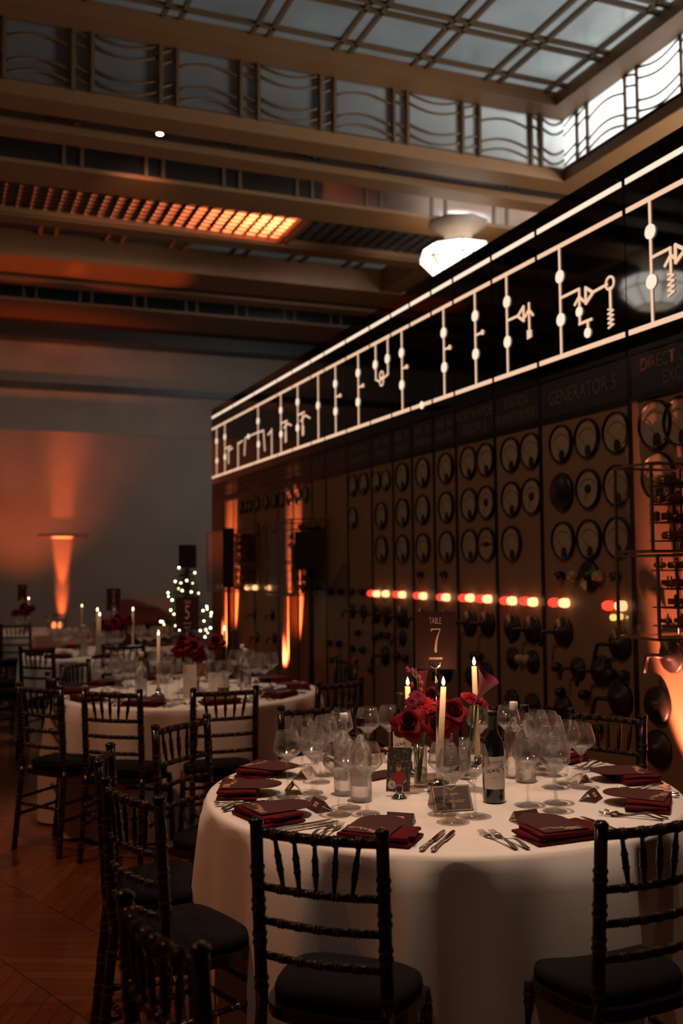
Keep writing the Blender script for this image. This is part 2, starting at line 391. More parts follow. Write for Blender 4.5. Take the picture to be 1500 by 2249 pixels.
struct(MB().add([(x, y, z) for x in (1.6, 2.5) for y, z in ((YB+0.06, 2.12), (YB+0.005, 2.165), (YB+0.005, 2.175), (YB+0.06, 2.185))], [(0, 1, 2, 3), (4, 7, 6, 5), (0, 4, 5, 1), (1, 5, 6, 2), (2, 6, 7, 3), (3, 7, 4, 0)]), 'trim_4', MARB)
struct(MB().box((XL-0.1, (YB+YN)/2, 3.05), (0.2, YB-YN+1, 6.3)), 'wall_left', MARB)
struct(MB().box((XR+0.1, (YB+YN)/2, 3.05), (0.2, YB-YN+1, 6.3)), 'wall_right', MARB)

# ------------------------------------------------------------------ ceiling
H = 6.1
def slab(y0, y1, z0, z1, mt, name='ceiling', x0=XL, x1=XR):
    return struct(MB().box(((x0+x1)/2, (y0+y1)/2, (z0+z1)/2), (x1-x0, y1-y0, z1-z0)), name, mt)
LX = 6.75   # right side of the big lantern
# opaque roof zones and added unseen light blockers
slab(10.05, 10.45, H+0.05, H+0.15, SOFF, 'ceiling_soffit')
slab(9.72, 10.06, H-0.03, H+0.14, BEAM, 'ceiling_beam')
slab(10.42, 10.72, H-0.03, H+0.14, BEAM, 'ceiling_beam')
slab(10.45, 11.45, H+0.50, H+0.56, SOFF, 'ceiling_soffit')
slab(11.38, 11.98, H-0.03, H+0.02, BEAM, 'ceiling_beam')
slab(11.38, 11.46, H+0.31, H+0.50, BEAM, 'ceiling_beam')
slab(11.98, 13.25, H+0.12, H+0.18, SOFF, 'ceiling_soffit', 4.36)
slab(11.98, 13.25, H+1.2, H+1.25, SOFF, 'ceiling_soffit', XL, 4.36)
slab(11.96, 12.0, H+0.02, H+1.2, SOFF, 'ceiling_soffit', XL, 4.36)  # unseen wall added to hold in the orange tile light
slab(13.15, 13.2, H+0.14, H+1.2, SOFF, 'ceiling_soffit', XL, 4.36)  # matching unseen wall added on the far side of that light
slab(11.98, 13.2, H+0.10, H+1.2, SOFF, 'ceiling_soffit', 4.36, 4.40)  # unseen divider added to keep the glow off the dark panel
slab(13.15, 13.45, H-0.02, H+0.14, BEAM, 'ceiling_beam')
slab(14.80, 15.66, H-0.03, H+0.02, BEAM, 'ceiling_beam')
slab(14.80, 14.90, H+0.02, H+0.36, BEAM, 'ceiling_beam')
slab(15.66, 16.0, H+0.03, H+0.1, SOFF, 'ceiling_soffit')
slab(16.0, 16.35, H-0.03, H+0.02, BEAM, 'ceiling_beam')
slab(14.85, 17.3, H+0.45, H+0.5, SOFF, 'ceiling_soffit')  # stretched over the gap to block light from the far pane strip
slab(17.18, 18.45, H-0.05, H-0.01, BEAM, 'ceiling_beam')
slab(17.25, 19.2, H+0.46, H+0.52, SOFF, 'ceiling_soffit')  # unseen layer added to keep light off the back of that strip
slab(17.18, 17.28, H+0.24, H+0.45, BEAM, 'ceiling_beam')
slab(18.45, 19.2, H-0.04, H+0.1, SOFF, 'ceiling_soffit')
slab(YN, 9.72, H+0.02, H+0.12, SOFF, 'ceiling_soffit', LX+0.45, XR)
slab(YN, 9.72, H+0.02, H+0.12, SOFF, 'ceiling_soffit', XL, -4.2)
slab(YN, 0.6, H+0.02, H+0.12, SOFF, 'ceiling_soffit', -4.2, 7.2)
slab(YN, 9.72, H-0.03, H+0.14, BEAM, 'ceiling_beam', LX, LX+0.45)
# upper frame of the lantern
UZ = 6.80
slab(9.40, 9.74, UZ, UZ+0.16, BEAM, 'ceiling_beam', -4.2, LX-0.30)
slab(YN, 9.74, UZ, UZ+0.16, BEAM, 'ceiling_beam', LX-0.30, LX+0.04)

def wave_window(name, label, length, h, X, xs, mt, amp_sign=1, n=1):
    """a vertical strip of leaded glass: paired mullions and wavy bars; local x along, y up"""
    root = bpy.data.objects.new(name, None); COL.objects.link(root); root['kind'] = 'structure'
    MB().add([(0, 0, 0), (length, 0, 0), (length, h, 0), (0, h, 0)], [(0, 1, 2, 3)], mt, False, X).obj('window_glass', root)
    bars = MB()
    for x in xs: bars.box((x, h/2, 0.0), (0.035, h, 0.05), CAME, X)
    wv = MB()
    xs2 = [0]+list(xs)+[length]
    for i in range(len(xs2)-1):
        a, b = xs2[i], xs2[i+1]; L = b-a
        if L < 0.02: continue
        for yy in (0.12, 0.27, 0.58, 0.73):
            y0 = yy*h/0.78; pts = []
            wide = L > 0.3
            sg = 1 if (i//2) % 2 else -1
            for k in range(11):
                t = k/10
                if wide: y = y0 + sg*(0.075*sin(pi*t)-0.035)
                else: y = y0 + 0.035*sg*(2*t-1)*(-1)
                pts.append((a+L*t, y, 0))
            if max(p[1] for p in pts) < h and min(p[1] for p in pts) > 0: wv.tube(pts, 0.014, 5, CAME, X)
    bars.obj('window_mullion', root); wv.obj('window_glazing_bar', root)
    return root
def mull(start, end, pitch, gap, off=0):
    xs = []; x = start+off
    while x < end: xs += [x, x+gap]; x += pitch
    return xs
Xfar = XF(-4.2, 9.70, H+0.10, (1, 0, 0), (0, 0, 1))
ms = [x+4.2 for x in (-3.2, -3.0, -2.35, -2.15, -1.5, -1.3, -0.55, -0.37, 0.3, 0.475, 1.11, 1.295, 1.964, 2.135, 2.80, 2.987, 3.681, 3.837, 4.537, 4.703, 5.389, 5.607, 6.292, 6.429)]
wave_window('window_1', '', LX+4.2, UZ-H-0.10, Xfar, ms, PANE)
Xsid = XF(LX, 9.70, H+0.10, (0, -1, 0), (0, 0, 1))
ms = []; y = 0.27
while y < 9: ms += [y, y+0.2]; y += 0.88
wave_window('window_2', '', 9.1, UZ-H-0.10, Xsid, ms, PANE)
# flat glass of the lantern
root = bpy.data.objects.new('window_3', None); COL.objects.link(root); root['kind'] = 'structure'
MB().box((1.2, 5.1, UZ+0.175), (10.6, 8.7, 0.01)).obj('window_glass', root, PANE)
g = MB()
x = 5.53
while x > -4: 
    g.box((x, 5.1, UZ+0.15), (0.045, 8.7, 0.05), CAME); g.box((x+0.17, 5.1, UZ+0.15), (0.045, 8.7, 0.05), CAME); x -= 0.90
g.box((6.32, 5.1, UZ+0.15), (0.045, 8.7, 0.05), CAME)
y = 9.22
g.box((1.2, y, UZ+0.15), (10.6, 0.04, 0.05), CAME)
y = 8.45
while y > 0.8:
    g.box((1.2, y, UZ+0.15), (10.6, 0.04, 0.05), CAME); g.box((1.2, y+0.14, UZ+0.15), (10.6, 0.04, 0.05), CAME); y -= 0.95
g.obj('window_glazing_bar', root)

def pane_strip(name, y, z0, z1, x0, x1, xs, mt):
    root = bpy.data.objects.new(name, None); COL.objects.link(root); root['kind'] = 'structure'
    MB().box(((x0+x1)/2, y, (z0+z1)/2), (x1-x0, 0.006, z1-z0)).obj('window_glass', root, mt)
    b = MB()
    for x in xs: b.box((x, y-0.012, (z0+z1)/2), (0.04, 0.03, z1-z0), CAME)
    b.obj('window_mullion', root)
ms = []; x = 1.205-0.93*5
while x < 9.5: ms += [x, x+0.2]; x += 0.93
pane_strip('window_4', 11.4, H+0.0, H+0.32, XL, XR, ms, PANE2)
ms = []; x = 1.185-0.915*6
while x < 9.5: ms += [x, x+0.2]; x += 0.915
pane_strip('window_5', 17.2, H-0.03, H+0.25, XL, XR, ms, PANE)
# second, flat skylight
root = bpy.data.objects.new('window_6', None); COL.objects.link(root); root['kind'] = 'structure'
MB().box((1.2, 14.12, H+0.36), (11.0, 1.40, 0.01)).obj('window_glass', root, PANE)
g = MB()
x = 6.2
while x > -4: g.box((x, 14.12, H+0.33), (0.05, 1.4, 0.05), CAME); g.box((x-0.22, 14.12, H+0.33), (0.05, 1.4, 0.05), CAME); x -= 0.95
g.obj('window_glazing_bar', root)
slab(13.4, 14.9, H-0.02, H+0.36, BEAM, 'ceiling_beam', 6.65, 7.0)
slab(13.4, 14.9, H+0.02, H+0.1, SOFF, 'ceiling_soffit', 7.0, XR)

# glass block panels: rows of small square lens tiles in a dark lattice
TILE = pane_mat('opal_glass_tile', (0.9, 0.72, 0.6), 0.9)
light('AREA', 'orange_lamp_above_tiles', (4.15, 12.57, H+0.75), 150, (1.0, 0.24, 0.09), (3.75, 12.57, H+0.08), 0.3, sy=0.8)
TILED = mat('unlit_glass_tile', (0.10, 0.075, 0.055), 0.5, var=0.3)  # dark colour stands for the same tiles without light behind
def block_panel(x0, x1, y0, y1, tm, label):
    root = thing('glass_block_ceiling_panel', label, 'ceiling panel', ((x0+x1)/2, (y0+y1)/2, H))
    cx, cyy = (x0+x1)/2, (y0+y1)/2
    t = MB(); nx = int((x1-x0)/0.165); ny = int((y1-y0)/0.135)
    if tm is TILED: MB().box((0, 0, 0.09), (x1-x0, y1-y0, 0.02)).obj('backing', root, BLACK)
    else:
        bk = MB()
        for i in range(nx+1): bk.box((x0+i*(x1-x0)/nx-cx, 0, 0.085), (0.042, y1-y0, 0.02), BLACK)
        for j in range(ny+1): bk.box((0, y0+j*(y1-y0)/ny-cyy, 0.0855), (x1-x0, 0.058, 0.02), BLACK)
        bk.obj('lattice', root)
    for i in range(nx):
        for j in range(ny):
            x = x0+(i+0.5)*(x1-x0)/nx-cx; y = y0+(j+0.5)*(y1-y0)/ny-cyy
            s = 0.062; q = 0.050; u_ = 0.045; v_ = 0.036
            t.add([(x-s, y-u_, 0.079), (x+s, y-u_, 0.079), (x+s, y+u_, 0.079), (x-s, y+u_, 0.079), (x-q, y-v_, 0.072), (x+q, y-v_, 0.072), (x+q, y+v_, 0.072), (x-q, y+v_, 0.072)],
                  [(0, 4, 5, 1), (1, 5, 6, 2), (2, 6, 7, 3), (3, 7, 4, 0), (4, 7, 6, 5)], tm)
    t.obj('glass_tiles', root)
    e = MB()
    for y in (y0-cyy, y1-cyy): e.box((0, y, 0.05), (x1-x0, 0.05, 0.10), BEAM)
    for x in (x0-cx, x1-cx): e.box((x, 0, 0.05), (0.05, y1-y0, 0.10), BEAM)
    e.obj('frame', root)
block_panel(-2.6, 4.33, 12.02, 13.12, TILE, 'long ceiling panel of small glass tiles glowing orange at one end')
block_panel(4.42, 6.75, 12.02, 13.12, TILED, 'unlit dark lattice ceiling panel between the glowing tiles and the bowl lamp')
slab(11.95, 13.2, H-0.02, H+0.12, BEAM, 'ceiling_beam', 6.78, 6.95)

# ------------------------------------------------------------------ ceiling spotlights (recessed boxes)
def ceiling_spot(px, py, lit, label):
    p = ground(px, py, H+0.02)
    r = thing('ceiling_spotlight', label, 'spotlight', (p.x, p.y, H+0.02), 0, 'ceiling spotlights')
    MB().box((0, 0, 0.0), (0.20, 0.10, 0.06)).obj('housing', r, BLACK)
    MB().lathe([(0.033, -0.035), (0.036, -0.03), (0.036, -0.028)], 14).obj('lens', r, glow('spot_lens_lit', (1, 0.93, 0.85), 14) if lit else FOILB)
ceiling_spot(351, 288, True, 'small lit white ceiling spotlight below the left wave glazing')
ceiling_spot(168, 265, False, 'unlit black ceiling spotlight, the leftmost on the soffit')
ceiling_spot(522, 317, False, 'unlit black ceiling spotlight, first to the right of the lit one')
ceiling_spot(688, 342, False, 'unlit black ceiling spotlight, second to the right of the lit one')
ceiling_spot(845, 364, False, 'unlit black ceiling spotlight, third to the right of the lit one')
ceiling_spot(1130, 408, False, 'unlit black ceiling spotlight near the skylight corner')
ceiling_spot(1343, 367, True, 'bright ceiling spotlight just above the switchboard top, right of the skylight corner')

# ------------------------------------------------------------------ art deco bowl lamps
def bowl_lamp(x, y, z, label):
    r = thing('bowl_lamp', label, 'lamp', (x, y, z))
    n = 8
    def ring(rad, zz, ph=pi/8): return [(rad*cos(2*pi*i/n+ph), rad*sin(2*pi*i/n+ph), zz) for i in range(n)]
    A = ring(0.46, 0.46); B = ring(0.52, 0.28); C = ring(0.28, 0.04); D = [(0, 0, 0)]
    up = MB(); lo = MB(); cr = MB(); fr = MB()
    for i in range(n):
        j = (i+1) % n
        up.add([A[i], A[j], B[j], B[i]], [(3, 2, 1, 0)])
        Bm = tuple((B[i][k]+B[j][k])/2 for k in range(3))
        lo.add([B[i], B[j], C[j], C[i]], [(3, 2, 1, 0)])
        cr.add([C[i], C[j], (0, 0, 0)], [(2, 1, 0)])
        for a, b in ((A[i], B[i]), (B[i], B[j]), (B[i], C[i]), (C[i], C[j]), (A[i], A[j])): fr.cyl(a, b, 0.010, seg=5)
        q = [Vector(B[i])*(1.004), Vector(B[i]).lerp(Vector(B[j]), 0.22), Vector(B[i]).lerp(Vector(C[i]), 0.62)]
        if i % 2 == 0: cr.add([p*1.004 for p in q]+[Vector(B[i]).lerp(Vector(B[i-1]), 0.22)*1.004], [(0, 1, 2), (2, 1, 0), (0, 2, 3)])
    up.obj('upper_glass', r, LAMPG); lo.obj('lower_glass', r, LAMPG); cr.obj('cream_glass', r, LAMPC); fr.obj('brass_frame', r, CAME)
    MB().lathe([(0.40, 0.805), (0.40, 0.78), (0.20, 0.66), (0.15, 0.44)], 8).obj('ceiling_rose', r, mat('cream_metal_canopy', (0.30, 0.22, 0.16), 0.5))
bowl_lamp(6.25, 11.41, 5.26, 'octagonal glowing white glass bowl lamp hanging just above the switchboard top')
bowl_lamp(-2.82, 11.63, 5.26, 'octagonal white bowl lamp over the dining floor, seen mirrored in the black fascia')

# ------------------------------------------------------------------ switchboard
BX = 3.4
def B(px, py): p = hit(px, py, 0, BX); return p.y, p.z
seams = [466, 488, 513, 559, 610, 644, 685, 715, 763, 816, 863, 905, 953, 1002, 1088, 1188, 1386]
SY = [B(x, 1000)[0] for x in seams]+[3.50, 2.55, 1.6]
Z1, Z2, Z3, ZT, ZN0, ZN1 = 3.612, 3.452, 2.787, 3.73, 2.435, 2.66
plates = {16: 'DIRECT COUPLED\nEXCITER', 15: 'GENERATOR 5', 14: 'STATION\nTRANSFORMER 5', 13: 'NORTH HYDE\nFEEDER 3'}
plab = {0: 'narrowest switchboard bay at the far end of the board', 1: 'switchboard bay second from the far end', 2: 'switchboard bay third from the far end, behind the far loudspeaker',
 3: 'switchboard bay with three small dials above the far red and white lamps', 4: 'switchboard bay left of the relay case cabinet on the far half',
 5: 'switchboard bay behind the middle relay case', 6: 'narrow plain switchboard bay behind the black loudspeaker', 7: 'plain switchboard bay without dials, right of the loudspeaker',
 8: 'switchboard bay with two dials on top and one beneath at left', 9: 'switchboard bay with a small pair of dials in a square surround', 10: 'switchboard bay with three single dials, one lamp pair and no lower knob',
 11: 'switchboard bay with three dials, fourth left of the generator panel', 12: 'switchboard bay with three pale dials, third left of the generator panel',
 13: 'switchboard bay with two columns of three dials under a NORTH HYDE nameplate', 14: 'switchboard bay with five dials left of the generator panel, STATION TRANSFORMER nameplate',
 15: 'wide switchboard bay with nine round dials and GENERATOR 5 nameplate', 16: 'wide switchboard bay glowing orange at the right edge, EXCITER nameplate',
 17: 'switchboard bay beyond the exciter panel, nearest the right edge', 18: 'last switchboard bay beyond the right edge'}
gauges = [(1235,974.5,1),(1292,962.5,1),(1356,949.6,1),(1295,1073.5,2),(1358,1066,1),(1240,1187,1),(1297,1184,1),(1359,1180,1),(1236.6,1081,0),
 (1443,932,1.12),(1500,924,1.12),(1449,1046,1.1),(1124,998.5,1),(1168,989.5,1),(1126,1096,1),(1171,1090,2),(1126.5,1193.5,1),
 (1032,1016,1),(1069.5,1009,1),(1033.5,1107.6,1),(1071,1102.8,2),(1035,1197.5,1),(1071.7,1195,3),(982,1028,1),(983,1113.5,1),(984,1200,1),
 (931,1037.4,1),(931,1119,1),(932,1203,1),(886,1046.7,1),(887,1125.5,1),(887,1205,1),(828,1057.4,.75),(849.4,1054.7,.75),(840,1132,1),(840.6,1207,1),
 (777,1066.7,.85),(801,1062,.85),(777,1138,.85),(620,1098,.75),(638,1094,.75),(656,1090,.75),(672,1086,.75),(566,1107,.75),(585,1103,.75),(603,1100,.75),(530,1115,.7),(541,1113,.7),(550,1111,.7),
 (566,1163,.65),(585,1160,.65),(603,1157,.65)]
lampsR = [(1224,1323),(1344,1330),(1116,1319),(1160,1320),(1024,1313),(1062,1315),(975,1311.7),(923,1308),(878,1305.5),(821,1303)]
lampsW = [(1247,1324),(1372,1330.6),(1131.6,1319.5),(1177.5,1322),(1039,1313),(1077.5,1315.4),(986,1312),(935.6,1308.8),(889.4,1306),(833,1304),(853,1304),(548,1290.5),(564.5,1290.5),(594.5,1291)]
lampsY = [(1351,1356),(1366,1354)]
handles = [(1240,1387,1),(1365,1414,1),(1272,1468,.75),(1324,1473,1),(1366,1534,1.1),(1128,1377,1),(1172,1382,1),(1129,1445,.8),(1172,1453,.8),(1035,1367,1),(1073.5,1369.6,1),
 (982,1362,.9),(930,1358,.9),(885,1354,1),(829,1348,.9),(852,1349,.9),(775,1342,.7),(800,1344,.7),(848,1440,.9),(886,1402,.7),(1448,1549,1.1),(1449,1644,1.1),(1480,1440,1),(1070,1480,.9),(1035,1485,.7),(930,1470,.8),(984,1475,.8),
 (1127,1540,.9),(1172,1550,.9),(1240,1555,.9),(1297,1265,1.0),(560,1350,.7),(600,1352,.7),(566,1400,.7),(604,1402,.7)]
knobs = [(1237,1265,'b'),(1268,1264,'w'),(1322,1265,'w'),(1359,1267,'b'),(980,1263,'b'),(928,1263,'b'),(1230,1465,'b'),(1350,1480,'b'),(1377,1483,'b'),(828,1400,'b'),(840,1394,'b'),(855,1396,'b'),
 (790,1390,'b'),(778,1425,'b'),(801,1427,'b'),(730,1300,'b'),(752,1300,'b'),(777,1300,'b'),(800,1300,'b'),(728,1412,'b'),(749,1414,'b'),(877,1440,'b'),(895,1446,'b'),(1048,1440,'b'),(1058,1442,'b'),
 (1238,1520,'b'),(1290,1525,'b'),(1150,1447,'w'),(1165,1449,'w'),(1215,1600,'b'),(1250,1605,'b'),(1320,1600,'b'),(1100,1580,'b'),(735,1450,'b'),(770,1470,'b'),(820,1470,'b')]
# diagram strokes: (kind, points...)
S = []
def V(xt, yt, xb, yb, dots, br=None):
    S.append(('l', (xt, yt), (xb, yb)))
    for q in dots: S.append(('d', q))
    if br: S.append(('l', br[0], br[1])); S.append(('e', br[1]))
V(1429,437,1436,706,[(1431,509),(1434,619)])
S += [('l',(1436,565),(1475,545)),('l',(1475,545),(1476,600)),('l',(1476,560),(1463,585)),('l',(1476,560),(1490,572)),('c',(1476,600),(1478,648)),('t',(1497,553),-1)]
V(1230.5,545,1236,778,[(1232,608),(1234.5,702.5)])
S += [('l',(1236,654),(1274.5,635)),('l',(1274.5,635),(1275,712)),('l',(1274.5,652),(1265,670)),('l',(1274.5,652),(1285,662)),('e2',(1275,685)),('l',(1275,712),(1302,701)),('l',(1293.6,706),(1293.6,728)),('e2',(1293.6,731)),
      ('t',(1297,646),-1),('l',(1303,643),(1336,625)),('o',(1342,622)),('l',(1342.5,632),(1343.5,678)),('c',(1343.5,678),(1344.5,719))]
V(1114,607,1118,820,[(1115.7,663),(1117,751)])
S += [('l',(1118,704),(1140,694)),('t',(1146,692),1),('l',(1164,666),(1165,728)),('l',(1164,680),(1156,696)),('l',(1164,680),(1173,692)),('c',(1165,726),(1165.5,742))]
V(1044.6,642,1048,844,[(1045.7,694),(1047,777.7)],((1047,736.6),(1062,730)))
V(975.7,680.5,978.6,869,[(976.4,731),(978,807)],((978,767.8),(990,763)))
V(883.8,727.5,885,901,[(883.8,775),(884.5,845.6)],((884.5,810),(895.5,805.6)))
S += [('l',(826,724),(827,834)),('d',(826,801)),('l',(853,746),(853,823)),('d',(852.6,788)),('l',(827,834),(835,838)),('l',(853,823),(845,830)),('o',(840,825)),('o',(840,838))]
V(788,777,789,933,[(788,819),(788,883)],((789,851),(799,847)))
V(738,806,739,951,[(738,843),(738.6,903.5)],((738.6,872),(749,868.7)))
V(700,826.5,700.8,964,[(700,890.7)])
V(655,850,656,978.7,[(655,883),(655,940)])
S += [('l',(656,912),(670,905)),('l',(666,908),(667,955)),('l',(662,925),(672,912)),('l',(672,912),(682,918)),('c',(667,935),(667,956))]
V(618,868.7,619,993,[(618,901),(618.7,953.8)])
S += [('l',(619,930),(632,924)),('l',(629,926),(629,970)),('l',(625,940),(633,930)),('l',(633,930),(641,934)),('c',(629,950),(629,971))]
V(568,898,570,1019,[(568,925),(569,976)])
S += [('l',(569,949),(540,962)),('e2',(547,958.5)),('l',(540,962),(538,1000)),('l',(569,950),(580,945)),('l',(580,945),(583,990)),('l',(598,942),(598,990)),('l',(590,955),(598,945)),('l',(524,972),(524,1020)),('l',(524,975),(534,968))]
V(495,934.7,496,1039,[(495,959.6),(495.5,1004)])
S += [('l',(496,985),(508,980)),('l',(503,982),(503,1018)),('l',(503,990),(512,984))]
V(477,944,478,1041,[(477,969),(477.5,1012)])
S += [('e2',(928.6,890))]

# gauge prototypes as meshes (local: x = along wall to the right (-Y world), y = up, z = out of the wall)
XB = XF(0, 0, 0, (0, -1, 0), (0, 0, 1))
def gauge_meshes():
    out = {}
    r = 0.112
    rim = MB().lathe([(r*0.93, 0.004), (r*0.93, 0.016), (r*0.96, 0.024), (r*1.0, 0.020), (r*1.01, 0.0)], 32, TRIMK, XB); out['rim'] = rim.mesh('gauge_rim')
    dl = MB().lathe([(r*0.94, 0.004), (r*0.94, 0.008)], 32, DIAL, XB)
    arc = []
    for k in range(15):
        a = R(30+k*120/14); arc.append((0.09*cos(a)+0.0, 0.09*sin(a)-0.035, 0.0095))
    dl.tube(arc, 0.0012, 4, INKB, XB)
    for k in range(9):
        a = R(32+k*116/8); dl.cyl((0.086*cos(a), 0.086*sin(a)-0.035, 0.0095), (0.096*cos(a), 0.096*sin(a)-0.035, 0.0095), 0.0011, seg=4, mt=INKB, X=XB)
    out['dial'] = dl.mesh('dial')
    nd = MB().cyl((0.012, -0.055, 0.012), (-0.055, 0.005, 0.012), 0.0018, 0.0008, 5, INKB, XB)
    nd.prism([(-0.010, -0.095), (0.034, -0.09), (0.034, -0.06), (0.022, -0.042), (0.002, -0.042), (-0.010, -0.06)], 0.008, 0.016, INKB, XB)
    out['needle'] = nd.mesh('pointer')
    nd2 = MB().lathe([(0.027, 0.009), (0.022, 0.018), (0, 0.018)], 16, INKB, XB).cyl((0, 0, 0.014), (-0.03, -0.07, 0.014), 0.002, 0.001, 5, INKB, XB); out['needle2'] = nd2.mesh('pointer')
    nd3 = MB().lathe([(0.016, 0.009), (0.012, 0.018), (0, 0.018)], 12, INKB, XB).box((0, 0, 0.013), (0.16, 0.006, 0.004), INKB, XB).box((0, 0, 0.013), (0.05, 0.03, 0.004), INKB, XB); out['needle3'] = nd3.mesh('pointer')
    out['blank'] = MB().lathe([(r*1.02, 0.0), (r*1.02, 0.015), (r*0.9, 0.026), (0, 0.03)], 32, TRIMK, XB).mesh('blank_cover')
    return out
GM = gauge_meshes()
lampR = MB().lathe([(0.030, 0), (0.032, 0.03), (0.024, 0.055), (0.0, 0.07)], 14, REDL, XB).mesh('red_lamp')
lampW = MB().lathe([(0.034, 0), (0.036, 0.03), (0.028, 0.06), (0.0, 0.075)], 14, WHITEL, XB).mesh('amber_lamp')
lampY = MB().lathe([(0.018, 0), (0.018, 0.02), (0.0, 0.035)], 12, YELL, XB).mesh('yellow_lamp')
HAND = mat('bakelite', (0.016, 0.010, 0.008), 0.42, coat=0.1, var=0.3)
hm = MB().lathe([(0.088, 0), (0.088, 0.012), (0.082, 0.022), (0.030, 0.025), (0.024, 0.045), (0, 0.048)], 24, HAND, XB); hm = hm.mesh('rotary_switch')
hl = MB().tube([(0, 0, 0.07), (-0.05, 0.0, 0.085), (-0.085, -0.005, 0.09), (-0.095, -0.05, 0.10), (-0.095, -0.09, 0.105)], 0.012, 8, HAND, XB).mesh('crank_handle')
kb = MB().lathe([(0.026, 0), (0.03, 0.02), (0.024, 0.045), (0, 0.05)], 14, HAND, XB).mesh('knob')
kw = MB().lathe([(0.030, 0), (0.034, 0.02), (0.026, 0.05), (0, 0.055)], 14, mat('ivory_knob', (0.45, 0.32, 0.22), 0.3), XB).mesh('knob')
def pobj(me, name, parent, y, z, s=1.0, x=-0.003):
    o = bpy.data.objects.new(name, me); COL.objects.link(o); o.parent = parent; o.location = (x, y, z); o.scale = (s, s, s); return o
bays = []
for i in range(len(SY)-1):
    y0, y1 = SY[i+1], SY[i]; yc = (y0+y1)/2; wd = y1-y0
    r = thing('switchboard_bay', plab[i], 'control panel', (BX, yc, 0), 0, 'bays of the old switchboard')
    MB().box((0.15, 0, 1.25), (0.30, wd-0.03, 2.34), PLATE).obj('face_plate', r)
    MB().box((0.15, 0, 0.04), (0.32, wd-0.004, 0.08), TRIMK).obj('plinth', r)
    tr = MB().box((0.145, wd/2-0.009, 1.38), (0.30, 0.016, 2.62), TRIMK).box((0.145, -wd/2+0.009, 1.38), (0.30, 0.016, 2.62), TRIMK)
    tr.box((0.15, 0, 2.425), (0.33, wd-0.02, 0.03), TRIMK).box((0.15, 0, 2.68), (0.325, wd-0.02, 0.03), TRIMK)
    tr.obj('black_trim', r)
    npl = MB().box((0.15, 0, (ZN0+ZN1)/2), (0.305, wd-0.03, ZN1-ZN0), NAMEP).obj('nameplate', r)
    X = XF(-0.004, 0, (ZN0+ZN1)/2, (0, -1, 0), (0, 0, 1))
    if i in plates:
        two = '\n' in plates[i]
        lettering(plates[i], 0.098 if two else 0.125, X, LETT, npl, {16: 0.80, 15: 0.80, 14: 0.72, 13: 0.80}[i], 0.001, lh=0.95)
    elif i < 17:
        dm = MB(); nrow = 2; dm.box((0, 0, -0.001), (wd-0.05, 0.17, 0.002), NAMEP, X)
        for rr in range(nrow):
            n = max(6, int(wd/0.05)-rr*2-1)
            for k in range(n):
                if k == n//2 and rr == 0: continue
                dm.box(((k-(n-1)/2)*min(0.045, (wd-0.06)/n), 0.045-rr*0.09, 0.001), (0.018, 0.055, 0.002), LETT, X)
        dm.obj('worn_lettering', npl)
    fa = MB().box((0.15, 0, (2.695+ZT)/2), (0.31, wd-0.008, ZT-2.695), FASC).obj('glass_fascia', r)
    for zz, hh in ((Z1, 0.030), (Z2, 0.026), (Z3, 0.028)):
        MB().box((-0.0075, 0, zz), (0.004, wd-0.035, hh), LINEW if zz == Z1 else LINE).obj('lit_bus_line', fa)
    bays.append((y0, y1, yc, r, fa))
def bay_of(y):
    for b in bays:
        if b[0] <= y <= b[1]: return b
    return bays[-1]
S2 = []
for s in S:
    if s[0] == 'l' and bay_of(B(*s[1])[0]) is not bay_of(B(*s[2])[0]):
        b0 = bay_of(B(*s[1])[0]); lo, hi = 0.0, 1.0
        for _ in range(20):
            md = (lo+hi)/2; q = (s[1][0]+(s[2][0]-s[1][0])*md, s[1][1]+(s[2][1]-s[1][1])*md)
            if bay_of(B(*q)[0]) is b0: lo = md
            else: hi = md
        S2 += [('l', s[1], q), ('l', q, s[2])]
    else: S2.append(s)
sym = {}
